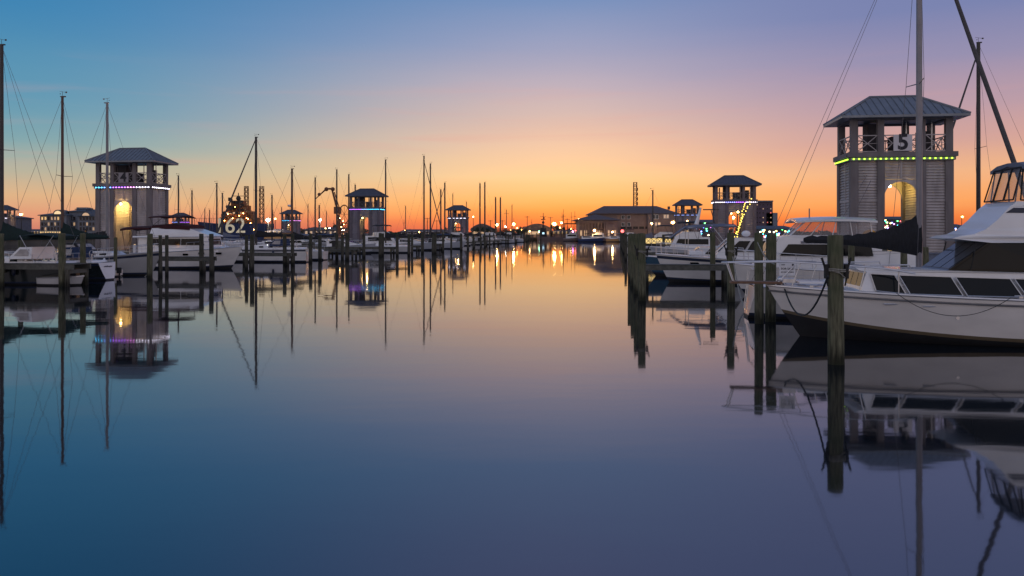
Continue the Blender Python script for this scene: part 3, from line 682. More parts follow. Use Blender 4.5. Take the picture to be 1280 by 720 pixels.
# ---- right: sailboat behind the yacht, boom over its cockpit
sailboat('sailboat with black sail cover and tall silver mast standing in front of tower 5',1149,28.8,15.2,1,L=10.4,B=3.2,mf=.56,cover=BLACKC,boom=4.1,jib=15.0,fb=1.35,fs=1.15,mr_=.115,mm=mat('silver mast',(.24,.23,.25),.45,.3,.15,2),bz=2.78,peak=1.02,split=True,stern_gear=True,spread=True,transom=True,deep=.5)
def ex_r6(t,P,w,zs):
    e,w5=house(t,'flybridge_glazing',[(3.4,2.9),(3.5,3.72),(6.3,3.72),(7.1,2.95)],((2.9,1.25),(3.75,1.15)),CLEAR,.3,3,7.2,.02)
    mb=MB()
    for x0,x1 in((7.1,6.3),(6.2,5.6),(5.2,5.0),(4.3,4.4),(3.4,3.5)):
        for sg in(1,-1): mb.tube((x0,sg*(w5(x0,2.95)+.02),2.95),(x1,sg*(w5(x1,3.7)+.02),3.72),.022,n=5)
    for y_ in(-.8,0,.8): mb.tube((7.12,y_,2.95),(6.32,y_*.9,3.73),.022,n=5)
    mb.tube((7.12,-.95,2.96),(7.12,.95,2.96),.022,n=5).tube((3.4,1.2,2.96),(7.1,1.0,2.96),.022,n=5).tube((3.4,-1.2,2.96),(7.1,-1.0,2.96),.022,n=5).tube((3.4,-1.2,2.96),(3.4,1.2,2.96),.022,n=5)
    mb.build('glazing_frame',WHITE2,t)
    canopy(t,3.2,6.9,3.86,1.35,WHITE2,'hardtop',False)
    MB().tube((4.2,.9,3.85),(3.4,1.0,5.6),.012).tube((4.2,-.9,3.85),(3.0,-1.0,6.0),.012).build('fishing_rod',WIRE,t)
    MB().tube((6.0,0,3.8),(6.0,0,4.3),.03).build('antenna',ALU,t)
motor('white flybridge cruiser with pale hardtop and clear curtains moored left of tower 5',10.7,40.0,10,3.6,-1,
  [(1.0,1.0),(1.0,2.2),(3.0,2.25),(3.0,2.95),(7.4,2.95),(7.9,2.7),(8.3,1.75),(8.9,1.3)],((1.3,1.5),(3.0,1.28)),fb=1.6,fs=1.15,
  wins=[[(3.4,2.0),(3.5,2.55),(5.2,2.55),(5.2,2.0)],[(5.3,2.0),(5.3,2.55),(7.2,2.55),(7.6,2.0)]],fronts=[((8.25,1.9),(7.98,2.6))],extra=ex_r6)
def ex_r3(t,P,w,zs):
    for s_ in(.80,.68,.5):
        for sg in(1,-1):
            p=P(s_,1.0,sg,-.42); MB().box(p+Vector((0,-.10*sg,0)),(.55,.14,.16),0).build('hull_port',GLASS,t)
    MB().box((9.0,0,1.85),(1.0,.9,.25)).build('deck_box',WHITE2,t,bevel=.04)
    mb=MB(); mb.ball((6.0,.2,3.05),.28,10,6,(1,1,.7)); mb.build('radar_dome',WHITE2,t,True)
    MB().path([(7.9,.95,1.9),(6.9,.9,2.85)],.03).path([(7.9,-.95,1.9),(6.9,-.9,2.85)],.03).build('windscreen_post',WHITE2,t)
motor('white motor yacht with dark sheer stripe behind the long dock crossbeam on the right',9.1,50.6,11.5,3.7,-1,
  [(1.2,1.2),(1.2,2.75),(6.6,2.8),(6.9,2.72),(7.9,1.75),(7.9,1.3)],((1.4,1.35),(2.8,1.15)),fb=1.78,fs=1.3,stripe='top',
  wins=[[(4.2,1.95),(4.2,2.6),(5.7,2.6),(6.1,1.95)],[(2.0,1.95),(2.0,2.6),(4.1,2.6),(4.1,1.95)],[(6.25,1.95),(5.85,2.6),(6.5,2.6),(7.2,1.95)]],fronts=[((7.75,1.95),(7.05,2.62))],extra=ex_r3,rake=1.1)
def ex_r4(t,P,w,zs):
    canopy(t,3.6,7.0,3.75,1.35,GREYC,'canopy',True,2.0,-.12)
    MB().add([(7.0,1.2,3.55),(7.0,-1.2,3.55),(8.1,-1.0,2.75),(8.1,1.0,2.75),(7.0,1.2,3.50),(7.0,-1.2,3.50),(8.1,-1.0,2.70),(8.1,1.0,2.70)],[(0,1,2,3),(7,6,5,4),(0,3,7,4),(1,5,6,2),(2,6,7,3),(0,4,5,1)]).build('front_awning',GREYC,t)
    MB().tube((6.2,0,3.7),(5.9,0,4.9),.16,.06,8).build('radar_mast',WHITE2,t)
    MB().box((5.2,0,4.75),(1.1,.12,.08)).tube((4.9,0,3.7),(5.2,0,4.75),.03).build('radar_bar',ALUD,t)
motor('blue-hulled cabin boat with grey canopy and stubby radar mast behind the white yacht',9.4,57.6,10,3.3,-1,
  [(.8,1.0),(.8,2.0),(3.0,2.1),(6.0,2.1),(6.6,1.6),(6.6,1.2)],((1.2,1.2),(2.2,1.05)),fb=1.45,fs=1.1,hm=BLUEH,
  wins=[[(3.2,1.6),(3.2,1.95),(5.4,1.95),(5.7,1.6)]],fronts=[((6.55,1.7),(6.1,2.05))],extra=ex_r4)
sailboat('sailboat with dark bare mast and slanting furled jib rising right of tower 5',1223,56,16.4,-1,L=11,B=3.4,mf=.58,cover=BLACKC,boom=4.2,jib=15.6,mr_=.15,mm=ALUD,bz=3.5,peak=.9)
sailboat('small sailboat whose bare mast stands beside the lattice tower over the long hall',816,112,9.0,1,L=7.5,B=2.5,mf=.5,cover=GREYC,boom=3,mr_=.12,mm=ALUD,simple=True)
# ---- left: foreground sailboats
sailboat('white sailboat with dark green bimini at the far left edge behind the near dock',2,49.0,14.6,-1,L=9.6,B=3.1,mf=.52,cover=TEAL,boom=4.0,fb=1.3,fs=1.25,mr_=.13,mm=ALUD,bimini=TEAL,bz=2.75,peak=1.1,split=True,dodger=WHITE2,hm=DKH)
sailboat('sailboat with brown mast and pale rounded transom facing the channel, left of tower 4',78,53.0,12.1,-1,L=8.0,B=2.8,mf=.40,cover=TEAL,boom=3.4,fb=1.25,fs=1.15,stripe='top',mr_=.10,mm=mat('brown mast',(.10,.05,.035),.5,0,.2,3),bz=2.75,peak=1.1,transom=True,dodger=BLUEC,hm=DKH,tm=WHITE2)
sailboat('grey-hulled sailboat, bow to the channel, its pale mast in front of tower 4',134,59.2,12.7,1,L=9.2,B=3.0,mf=.53,cover=BLACKC,boom=3.6,hm=GREYH,stripe='top',fb=1.75,fs=1.2,mr_=.11,mm=mat('pale mast',(.22,.22,.24),.45,.3,.15,2),bz=2.75,peak=.5,dodger=BLACKC)
def ex_l3(t,P,w,zs):
    f_,wf=house(t,'flybridge',[(.4,2.7),(.4,2.82),(1.9,2.9),(1.95,3.5),(5.0,3.58),(6.2,3.2),(7.2,2.88),(7.25,2.78)],((2.8,1.62),(3.6,1.22)),WHITE2,.3,1.9,7.3,.05)
    canopy(t,1.8,5.4,3.86,1.25,REDC,'cockpit_cover',False,th=.32)
    canopy(t,1.6,4.6,4.62,1.3,REDC,'bimini',True,3.75,th=.07,pm=ALUD)
    canopy(t,-1.0,1.7,3.62,1.3,REDC,'stern_awning',True,1.5,.1,th=.16,pm=ALUD)
    for s_ in(.55,.69,.83):
        for sg in(1,-1): p=P(s_,1.0,sg,-.42 if s_>.8 else -.3); MB().box(p+Vector((0,-.07*sg,0)),(.45,.16,.16)).build('hull_port',GLASS,t)
    MB().box((.7,0,2.2),(.1,2.2,1.3)).build('cockpit_door',GLASS,t)
motor('white flybridge motor yacht with dark red bimini and covers, bow pointing right into the channel',-23.4,69.4,9.6,3.4,1,
  [(.8,1.2),(.8,2.72),(6.5,2.82),(7.0,2.72),(7.15,1.9),(7.9,1.62),(8.0,1.45)],((1.4,1.5),(2.8,1.38)),fb=1.9,fs=1.35,stripe='n',
  wins=[[(1.6,2.05),(1.6,2.58),(2.9,2.58),(2.9,2.05)],[(3.0,2.05),(3.0,2.58),(4.6,2.58),(4.6,2.05)],[(4.7,2.05),(4.7,2.58),(6.4,2.6),(6.75,2.05)]],fronts=[((7.13,2.05),(7.04,2.6))],extra=ex_l3,tp=.25)
sailboat('white sailboat with dark furled jib slanting down left of its tall black mast',320,85.5,13.3,-1,L=11.0,B=3.2,mf=.54,cover=BLACKC,boom=5.4,jib=13.0,fb=1.5,fs=1.4,stripe='top',mr_=.15,mm=ALUD,bz=2.75,peak=.6,dodger=BLUEC)
sailboat('sailboat with brown mast and radar dome before the small tower with the orange lamp',365,91.5,10.4,-1,L=8,B=2.7,mf=.5,cover=BLACKC,boom=3.4,mr_=.14,mm=mat('brown mast',(.10,.05,.035)),simple=True,radar=6.2)
far=[(223,118,11.5,1,'sailboat whose mast shows just right of tower 4, nearer the tower',TEAL),
 (240,150,11.0,1,'sailboat with short mast between tower 4 and the red bimini yacht',BLACKC),
 (271,112,10.0,1,'sailboat whose mast stands just left of the illuminated 162',BLUEC),
 (278,150,10.5,-1,'sailboat whose shorter mast stands right behind the left edge of the illuminated 162',GREYC),
 (340,160,10.6,1,'sailboat with thin mast in front of the white floodlight left of the orange-lamp tower',BLACKC),
 (394,144,13.0,-1,'sailboat whose black mast stands left of the folded orange crane arm',BLACKC),
 (399,160,8.6,-1,'small sailboat with the white masthead lamp under the orange crane arm',BLACKC),
 (421,147,14.7,1,'sailboat with tall mast through the tip of the orange crane arm',TEAL),
 (436,170,15.5,-1,'sailboat whose mast rises directly left of the purple-lit tower',GREYC),
 (444,190,14.5,1,'sailboat with mast just showing over the left half of the purple-lit tower roof',BLACKC),
 (482,124,14.4,-1,'sailboat with tall black mast touching the right side of the purple-lit tower',BLACKC),
 (530,144,16.9,1,'sailboat with the tallest mast right of the purple-lit tower and crossing stays',BLACKC),
 (538,161,17.0,-1,'sailboat with second tallest mast right of the purple-lit tower and black boom cover',BLACKC),
 (551,172,12.4,1,'sailboat with shorter brown mast left of the far white-lit tower',TEAL),
 (556,181,14.4,-1,'sailboat with mast just left of the roof of the far white-lit tower',BLACKC),
 (600,222,16.8,1,'sailboat with the left of two close masts right of the far white-lit tower',BLACKC),
 (606,230,17.6,-1,'sailboat with the right of two close masts right of the far white-lit tower',BLACKC),
 (619.5,232,13.4,1,'sailboat with the left mast of the last short pair by the bright quay lamp',GREYC),
 (625.5,240,13.7,-1,'sailboat with the right mast of the last short pair by the bright quay lamp',BLACKC)]
for k_,(px,d,top) in enumerate(((256,215,9.5),(262,190,8.5),(300,180,10.5),(352,205,9.6),(385,210,10.5),(408,222,9.0),(461,215,14.0),(507,232,10.8),(566,236,14.6),(583,246,12.6),(640,262,12.2),(633,258,10.5))):
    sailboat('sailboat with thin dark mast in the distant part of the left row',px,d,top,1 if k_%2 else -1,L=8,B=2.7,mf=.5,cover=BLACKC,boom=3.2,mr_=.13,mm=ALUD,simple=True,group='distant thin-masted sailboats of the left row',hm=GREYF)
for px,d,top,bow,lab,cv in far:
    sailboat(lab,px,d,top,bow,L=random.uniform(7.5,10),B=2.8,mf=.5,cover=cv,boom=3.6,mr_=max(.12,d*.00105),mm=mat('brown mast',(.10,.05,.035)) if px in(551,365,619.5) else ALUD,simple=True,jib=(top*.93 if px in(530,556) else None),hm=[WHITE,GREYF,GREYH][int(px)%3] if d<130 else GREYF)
def ex_c(top=True,cov=None,z=3.0):
    def f(t,P,w,zs):
        if top: canopy(t,2.2,4.8,z,1.2,cov or BLACKC,'bimini',True,2.2,th=.06,pm=ALUD)
    return f
def cruiser(px,d,L,bow,label,top=True,cov=None,fly=False,group=None,hm=None):
    pr=[(1.2,1.0),(1.2,1.9),(L*.45,2.0),(L*.7,1.45),(L*.75,1.1)] if not fly else [(1,1.0),(1,2.6),(2.2,2.65),(2.3,3.2),(4.3,3.25),(5.2,2.65),(L*.65,2.5),(L*.72,1.5),(L*.75,1.1)]
    wn=[[(1.6,1.5),(1.6,1.85),(L*.44,1.85),(L*.5,1.5)]] if not fly else [[(1.5,1.8),(1.5,2.4),(L*.6,2.4),(L*.64,1.8)]]
    fr=[((L*.69,1.55),(L*.5,1.92))] if not fly else [((L*.71,1.7),(L*.66,2.4))]
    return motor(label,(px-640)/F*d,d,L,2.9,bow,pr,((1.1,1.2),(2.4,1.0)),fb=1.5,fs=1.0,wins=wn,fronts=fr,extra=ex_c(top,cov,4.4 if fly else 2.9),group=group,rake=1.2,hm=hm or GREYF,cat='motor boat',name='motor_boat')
cruiser(515,129,8.5,1,'white flybridge cruiser with dark bimini moored right of the purple-lit tower',True,BLACKC,True)
cruiser(546,141,8.0,1,'low white sport boat, bow right, between the two tallest masts right of the purple-lit tower',False)
cruiser(583,154,7.8,1,'white cruiser with pale raked bow under the far white-lit tower',True,BLUEC)
cruiser(470,120,8.5,1,'low white speedboat behind the dock in front of the purple-lit tower',False)
cruiser(440,135,8,1,'blue-covered motor boat on the slip left of the purple-lit tower',True,BLUEC)
cruiser(412,128,8,1,'white motor boat behind the dock piles below the orange crane',True,GREYC)
for i,(px,d) in enumerate(((592,190),(604,205),(618,212),(630,226),(640,246),(575,176),(650,268),(628,262))):
    cruiser(px,d,7.5,1 if i%2 else 1,'small dark-topped motor boat in the crowded far end of the left row',True,BLACKC,i%3==0,group='motor boats at the far end of the left row',hm=[WHITE,GREYH][i%2])
for i,(px,d) in enumerate(((812,92),(800,112),(797,135),(792,160))):
    cruiser(px,d,8,-1,'motor boat moored in the far part of the right row','x' and True,BLACKC,i%2==0,group='motor boats in the far right row')
# small tender between the left sailboats
def dinghy(label,loc,L,rz,m):
    t=empty('dinghy',label,'dinghy',loc,rz); hull(t,L,1.5,.55,.45,rake=.4,tw=.8,m=m,nst=12)
    MB().box((L*.35,0,.45),(.25,1.2,.05)).build('thwart',TEAK,t)
    MB().box((-.12,0,.45),(.25,.25,.4)).box((-.15,0,-.05),(.1,.1,.6)).build('outboard_motor',BLACK,t,bevel=.03)
dinghy('small pale dinghy floating under the left dock deck',Vector(((57-640)/F*47.8,47.6,0)),2.6,-TH,GREYH)
dinghy('small white tender between the rounded transom and the grey sailboat hull',Vector(((146-640)/F*56.3,56.4,0)),2.6,-TH+math.pi,WHITE)

# ------------------------------------------------------------------ piles, docks
pn=[0]
def pile(px,yw,top=3.03,r=.185,label=None,group=None,hooks=False,rope=False,d=None,X=None,m=None,lean=None,capped=False):
    lean=lean or (random.uniform(-.012,.012),random.uniform(-.012,.012))
    d=d or DW(yw); X=X if X is not None else (px-640)/F*d
    mb=MB(); n=14 if d<40 else (8 if d<90 else 6); rings=[]
    K=9 if d<90 else 3; ph=random.random()*6
    for k in range(K+1):
        u=k/K; z=-1+(top+1)*u; rr=r*(1.04-.08*u)*(1+.012*math.sin(7*u+ph))
        rings.append([(lean[0]*z+rr*math.cos(2*math.pi*i/n+ph)*(1+.03*math.sin(3*i+ph)),lean[1]*z+rr*math.sin(2*math.pi*i/n+ph),z) for i in range(n)])
    rings.append([(lean[0]*top+p[0]*.0+ (p[0]-lean[0]*top)*.82, p[1]*.82, top+.03) for p in rings[-1]])
    mb.loft(rings)
    simple = not (hooks or rope)
    if simple:
        o=mb.build('mooring_pile',m or PILE,None,True,loc=(X,d,0)); tag(o,label,'mooring pile',group); return o
    t=empty('mooring_pile',label,'mooring pile',(X,d,0),0,group)
    mb.build('shaft',m or PILE,t,True)
    if hooks:
        for sg in(1,-1):
            zc=top-.85
            MB().box((sg*(r+.05),-.02,zc+.02),(.09,.10,.34)).tube((sg*(r+.08),-.02,zc+.1),(sg*(r+.16),-.02,zc+.34),.028).tube((sg*(r+.06),-.02,zc-.1),(sg*(r+.02),-.02,zc-.32),.02).build('rope_hook',BLACK,t,bevel=.01)
        mb=MB()
        for zz in(top-.82,top-.78):
            mb.path([((r+.02)*math.cos(a),(r+.02)*math.sin(a),zz+.01*math.sin(a*2)) for a in [2*math.pi*k/16 for k in range(17)]],.016,5)
        mb.path([(-r,-.08,top-.8),(0,-r-.03,top-.86),(r*.9,-.12,top-.98)],.014,5)
        mb.build('rope_turns',ROPE,t)
    return t
# right side, near
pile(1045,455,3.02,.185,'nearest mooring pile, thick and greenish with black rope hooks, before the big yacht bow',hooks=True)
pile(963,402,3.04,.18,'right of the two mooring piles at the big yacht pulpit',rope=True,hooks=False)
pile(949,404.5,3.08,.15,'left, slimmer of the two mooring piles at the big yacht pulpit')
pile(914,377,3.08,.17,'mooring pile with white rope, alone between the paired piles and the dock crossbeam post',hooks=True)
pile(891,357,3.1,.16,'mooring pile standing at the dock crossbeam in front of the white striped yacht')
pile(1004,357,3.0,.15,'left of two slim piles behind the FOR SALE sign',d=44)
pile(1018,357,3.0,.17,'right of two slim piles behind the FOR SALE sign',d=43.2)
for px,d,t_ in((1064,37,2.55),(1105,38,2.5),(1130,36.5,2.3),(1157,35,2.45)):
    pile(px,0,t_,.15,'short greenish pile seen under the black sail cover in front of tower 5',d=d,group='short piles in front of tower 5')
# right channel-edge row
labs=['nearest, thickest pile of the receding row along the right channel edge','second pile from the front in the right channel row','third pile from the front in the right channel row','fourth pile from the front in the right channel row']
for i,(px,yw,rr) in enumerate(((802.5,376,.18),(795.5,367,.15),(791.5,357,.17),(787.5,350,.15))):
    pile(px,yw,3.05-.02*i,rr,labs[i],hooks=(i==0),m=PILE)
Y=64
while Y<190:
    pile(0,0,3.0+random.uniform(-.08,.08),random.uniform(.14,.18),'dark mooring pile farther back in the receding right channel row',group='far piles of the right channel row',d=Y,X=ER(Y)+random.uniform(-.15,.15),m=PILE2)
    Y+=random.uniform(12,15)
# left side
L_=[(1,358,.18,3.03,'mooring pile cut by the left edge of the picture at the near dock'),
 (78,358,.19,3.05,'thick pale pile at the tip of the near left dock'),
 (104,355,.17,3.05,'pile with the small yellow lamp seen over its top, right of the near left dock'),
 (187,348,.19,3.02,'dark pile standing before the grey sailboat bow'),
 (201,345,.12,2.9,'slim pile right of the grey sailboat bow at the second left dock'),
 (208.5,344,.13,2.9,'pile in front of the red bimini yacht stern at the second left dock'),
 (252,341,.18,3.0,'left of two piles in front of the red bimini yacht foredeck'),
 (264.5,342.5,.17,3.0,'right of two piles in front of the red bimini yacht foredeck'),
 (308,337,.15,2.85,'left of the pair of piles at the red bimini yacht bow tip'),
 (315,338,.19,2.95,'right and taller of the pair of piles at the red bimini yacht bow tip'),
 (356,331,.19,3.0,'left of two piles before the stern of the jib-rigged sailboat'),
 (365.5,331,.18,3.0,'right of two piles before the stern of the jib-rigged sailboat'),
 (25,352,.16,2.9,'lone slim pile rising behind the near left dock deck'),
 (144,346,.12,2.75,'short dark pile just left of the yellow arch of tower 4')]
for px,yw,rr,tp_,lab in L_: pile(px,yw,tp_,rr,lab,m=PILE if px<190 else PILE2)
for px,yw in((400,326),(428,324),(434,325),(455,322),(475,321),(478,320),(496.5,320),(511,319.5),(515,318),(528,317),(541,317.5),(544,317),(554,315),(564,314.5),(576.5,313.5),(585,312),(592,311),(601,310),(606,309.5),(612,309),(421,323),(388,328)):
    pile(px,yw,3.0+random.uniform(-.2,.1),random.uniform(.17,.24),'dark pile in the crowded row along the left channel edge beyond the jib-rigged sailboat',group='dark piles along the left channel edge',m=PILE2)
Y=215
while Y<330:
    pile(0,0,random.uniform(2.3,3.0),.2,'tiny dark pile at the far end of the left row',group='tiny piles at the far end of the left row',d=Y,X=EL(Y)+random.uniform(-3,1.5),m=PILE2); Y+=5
# docks
def dock(label,Y,X0,X1,z=1.3,w=1.5,group=None,near=False,name='finger_dock'):
    """finger dock across the channel direction, from X0 to X1 measured at depth Y"""
    a=Vector((X0,Y-(X0-X1)*.0,0)); t=empty(name,label,'dock',(X1,Y,0),-TH,group); ln=abs(X1-X0)/math.cos(TH); sg=-1 if X0<X1 else 1
    mb=MB(); step=.15 if near else 1.2; k=0
    while k<ln: mb.box((sg*(k+step/2),0,z-.02),(step-.012,w,.04)); k+=step
    mb.build('deck_boards',DECKW,t)
    MB().box((sg*ln/2,-w/2+.06,z-.19),(ln,.08,.28)).build('side_beam',DECKW,t); MB().box((sg*ln/2,w/2-.06,z-.19),(ln,.08,.28)).build('side_beam',DECKW,t)
    k=.35
    while k<ln:
        MB().box((sg*k,0,z-.45),(.18,w+.25,.22)).build('cross_beam',DECKW,t)
        for yy in(-w/2-.02,w/2+.02): MB().tube((sg*k,yy,-1),(sg*k,yy,z-.04 if not near else z-.35),.13,.13,8).build('support_pile',PILE2,t,True)
        k+=4.5
    return t
dk=dock('near left dock with pale deck boards level with the sailboats behind it',46.9,-37.5,trow(103,46.9),1.3,1.6,near=True)
MB().box((-6.3,-.2,.55),(1.5,.9,1.3)).build('float_block',CONC,dk,bevel=.03)
dock('second left dock, reaching the piles before the red bimini yacht foredeck',62.3,-41,trow(266,62.3),1.24,1.3,near=True)
dock('third left dock in front of the jib-rigged sailboat',77.6,-40,trow(368,77.6),1.16,1.3)
for Yd in(96,112,126,142,158,174,190,208,226,244):
    dock('narrow dark dock between boats farther along the left row',Yd,XL(Yd)+2,EL(Yd)+.8,1.12,1.3,group='far docks of the left row')
dock('long dark dock crossbeam on the right before the white striped yacht',47,19.5,trow(800,47),1.26,1.1,near=True)
for Yd in(64,82,100,118,140,162,184):
    dock('narrow dock between boats farther along the right row',Yd,XR(Yd)-2,ER(Yd)+.8,1.12,1.3,group='far docks of the right row')
def pier(label,fn,Y0,Y1):
    a=Vector((fn(Y0),Y0,0)); b_=Vector((fn(Y1),Y1,0)); ln=(b_-a).length; t=empty('pier',label,'pier',a,-TH)
    MB().box((0,ln/2,1.0),(4.6,ln,.09)).build('deck',DECKW,t)
    for s_ in(-1,1): MB().box((s_*2.2,ln/2,.8),(.12,ln,.3)).build('side_beam',DECKW,t)
    k=2; mb=MB()
    while k<ln:
        for s_ in(-1.9,1.9): MB().tube((s_,k,-1),(s_,k,.94),.15,.15,6).build('support_pile',PILE2,t)
        k+=6 if ln<260 else 9
    return t
pier('long main pier under the left row of towers',XL,30,336)
pier('long main pier under the right row of towers',XR,45,345)
# shore power posts with dim lamps on the piers
for i in range(14):
    Y=60+i*17; X=XL(Y)+1.9
    if min(abs(Y-q_) for q_ in(81.6,156.5,251))<4: continue
    t=empty('power_pedestal','white dock power pedestal with small lamp standing on the left pier','power pedestal',(X,Y,1.045),-TH,'power pedestals on the left pier')
    MB().box((0,0,.45),(.22,.22,.9)).build('housing',WHITE2,t,bevel=.02); MB().box((0,0,.93),(.12,.12,.05)).build('lamp',WARMW,t)
# ropes
def rope(name,label,a,b_,sag,m=ROPE,r=.02,seg=16):
    tag(MB().path(catenary(a,b_,sag,seg),r,5).build(name,m,None,True),label,'rope')
rope('dock_line','dark dock line hanging in a loop from the yacht bow to the nearest pile',W(978,352,24.2),W(1035,345,17.9),.95,ROPED,.024)
rope('dock_line','pale dock line from the lone rope-wound pile down to the sailboat stern',W(916,321,35.9),W(936,393,30.6),.5,ROPE,.03)
rope('dock_line','thin spring line drooping along the side of the big white yacht to its midship cleat',W(1120,366,21.6),W(1264,372,20.9),.55,ROPED,.009)
rope('dock_line','pale mooring rope between the grey sailboat bow and the water at the dark pile',W(150,344,55.6),W(184,343,56.5),.5,ROPE,.025)
rope('dock_line','rope tying the paired piles to the yacht pulpit',W(947,303,27),W(968,330,24.9),.15,ROPE,.018)
# for sale sign
s=empty('sale_sign','small white FOR SALE sign tied to the bow rail of the big yacht','sign',W(984,336,24.0),-TH)
MB().box((0,0,0),(.46,.02,.40)).build('board',mat('sign white',(.7,.7,.72),.5,0,.05),s)
INK=mat('sign ink',(.02,.02,.04),.6)
text('lettering','FOR SALE',.085,INK,s,(0,-.014,0),(R(90),0,0),.002,.001)
mb=MB()
for k in range(9): mb.box((-.17+.042*k,-.013,-.10),(.024,.004,.035))
mb.box((-.12,-.013,.12),(.1,.004,.02)).box((.16,-.013,.12),(.05,.004,.06)); mb.build('small_print',INK,s)
# yellow ring buoy on tower 5 and blue locker beside it
rb=MB(); pts=[(.36*math.cos(2*math.pi*k/20),0,.36*math.sin(2*math.pi*k/20)) for k in range(21)]; rb.path(pts,.11,8)
o=rb.build('life_ring',mat('life ring yellow',(.55,.27,.02),.5),None,True,loc=W(1087,297,46.4)); o.rotation_euler=(0,0,-TH); tag(o,'yellow life ring hanging low on the left front panel of tower 5','life ring')
b5=empty('dock_locker','pale blue-grey locker at the right foot of tower 5','locker',Vector((trow(1170,45.5),45.5,1.05)),-TH)
MB().box((0,0,.42),(1.7,.7,.84)).build('box',GREYC,b5,bevel=.02); MB().box((0,0,.88),(1.8,.8,.09)).build('lid',GREYC,b5,bevel=.02)

# ------------------------------------------------------------------ far shore
G=1.3
def hiproof(mb,x0,x1,y0,y1,ze,zr,ov=.6,hipl=None,t_=.25):
    x0-=ov;x1+=ov;y0-=ov;y1+=ov; hl=hipl if hipl is not None else (y1-y0)/2; ym=(y0+y1)/2
    V=[(x0,y0,ze),(x1,y0,ze),(x1,y1,ze),(x0,y1,ze),(x0+hl,ym,zr),(x1-hl,ym,zr)]+[(x0,y0,ze-t_),(x1,y0,ze-t_),(x1,y1,ze-t_),(x0,y1,ze-t_)]
    return mb.add(V,[(0,1,5,4),(1,2,5),(2,3,4,5),(3,0,4),(0,6,7,1),(1,7,8,2),(2,8,9,3),(3,9,6,0),(6,9,8,7)])
def block(t,x0,x1,y0,y1,z0,z1,m,name='wall'):
    return MB().box(((x0+x1)/2,(y0+y1)/2,(z0+z1)/2),(x1-x0,y1-y0,z1-z0)).build(name,m,t)
def window(t,x,z,w,h,y,lit=0,frame=None,rnd=False):
    f=MB(); 
    for a,b_,c_,d_ in((x-w/2,z,.08,h+.16),(x+w/2,z,.08,h+.16)): f.box((a,y-.05,b_),(c_,.12,d_))
    f.box((x,y-.05,z+h/2+.04),(w,.12,.08)).box((x,y-.07,z-h/2-.06),(w+.3,.2,.1)).box((x,y-.05,z),(.05,.1,h))
    fo=f.build('window',frame or WHITE2,t)
    MB().box((x,y-.025,z),(w-.08,.05,h)).build('pane',[GLASS,WARMD,WARMW][lit],fo)
# long hall
D=300; hall=empty('long_hall','long tan hall with low purple hipped roof right of the channel end','building',(0,0,0),0)
hx0,hx1=trow(743,D),trow(841,D+6)
block(hall,hx0,hx1,D,D+26,G-.2,10.2,TANW)
block(hall,hx0+.5*(hx1-hx0)+4.5,hx1-.0,D-1.2,D+1,G-.2,10.0,TANW,'wing_wall')
hiproof(MB(),hx0,hx1,D,D+26,10.4,13.6,1.0,6).build('roof',TANR,hall)
for px in(779,786):
    for py in(271.5,280.5): p=W(px,py,D); window(hall,p.x,p.z,1.1,1.2,D)
for px in(789,): pass
for px in(818,821.5): p=W(px,271,D-1.2); window(hall,p.x,p.z,.9,1.5,D-1.2)
for px in(831,834.5): p=W(px,270.5,D-1.2); window(hall,p.x,p.z,.7,1.2,D-1.2,1)
for px in(820,824): p=W(px,280,D-1.2); window(hall,p.x,p.z,.7,1.0,D-1.2,1)
for k in range(14): x_=trow(779,D)+k*2.3; MB().box((x_,D-.1,5.0),(1.8,.1,.9)).build('vent_band',DARK,hall)
MB().tube(W(836,262,D+10),W(836,258,D+10),.5,.5,8).build('chimney',TANR,hall)
# porch annex
D=282; an=empty('boathouse_restaurant','low building with open warm-lit porch and hipped roof in front of the long hall','building',(0,0,0),0)
ax0,ax1=trow(723,D),trow(772,D)
block(an,ax0+.5,ax1,D+3,D+16,G-.2,7.3,TANW); block(an,trow(757,D),ax1,D+.2,D+3.2,G-.2,7.2,TANW,'side_wall')
hiproof(MB(),ax0,ax1,D,D+18,7.7,9.9,1.0,8).build('roof',TANR,an)
block(an,ax0,ax1,D-.3,D+3,6.6,7.35,TANW,'fascia')
for k in range(9): x_=ax0+.4+k*(trow(757,D)-ax0-.8)/8; MB().box((x_,D+.1,4.0),(.4,.4,5.4)).build('column',TANW,an)
for px in(728,733,749,766): p=W(px,288.5,D); MB().box((p.x,D+2.94,3.0),(1.0,.1,1.9)).build('lit_doorway',WARMD,an)
for px in(761,769): p=W(px,286,D); MB().box((p.x,D+.14,3.0),(.6,.1,2.0)).build('lit_doorway',WARMD,an)
# arched halls
def arched(px0,px1,ytop,D,label,m):
    t=empty('arched_hall',label,'building',(0,0,0),0); x0,x1=trow(px0,D),trow(px1,D); zt=H+(HOR-ytop)/F*D; zb=4.2; n=18; c_=(x0+x1)/2
    rings=[]
    for yy in(D,D+30): rings.append([(x0+(x1-x0)*k/n,yy,zb+(zt-zb)*math.sin(math.pi*(.08+.84*k/n))) for k in range(n+1)]+[(x1,yy,zb-.5),(x0,yy,zb-.5)])
    MB().loft(rings).build('arched_roof',m,t)
    block(t,x0+1,x1-1,D+1,D+29,G-.2,zb+.2,TANW); 
    MB().box((c_,D+.9,3.2),((x1-x0)*.8,.2,1.6)).build('lit_front',WARMD,t)
arched(653,690,279.5,340,'far building with shallow arched roof behind the tug mast','x' and TANR)
arched(588,616,279.5,345,'arched grey roof just right of the far white-lit tower',TANR)
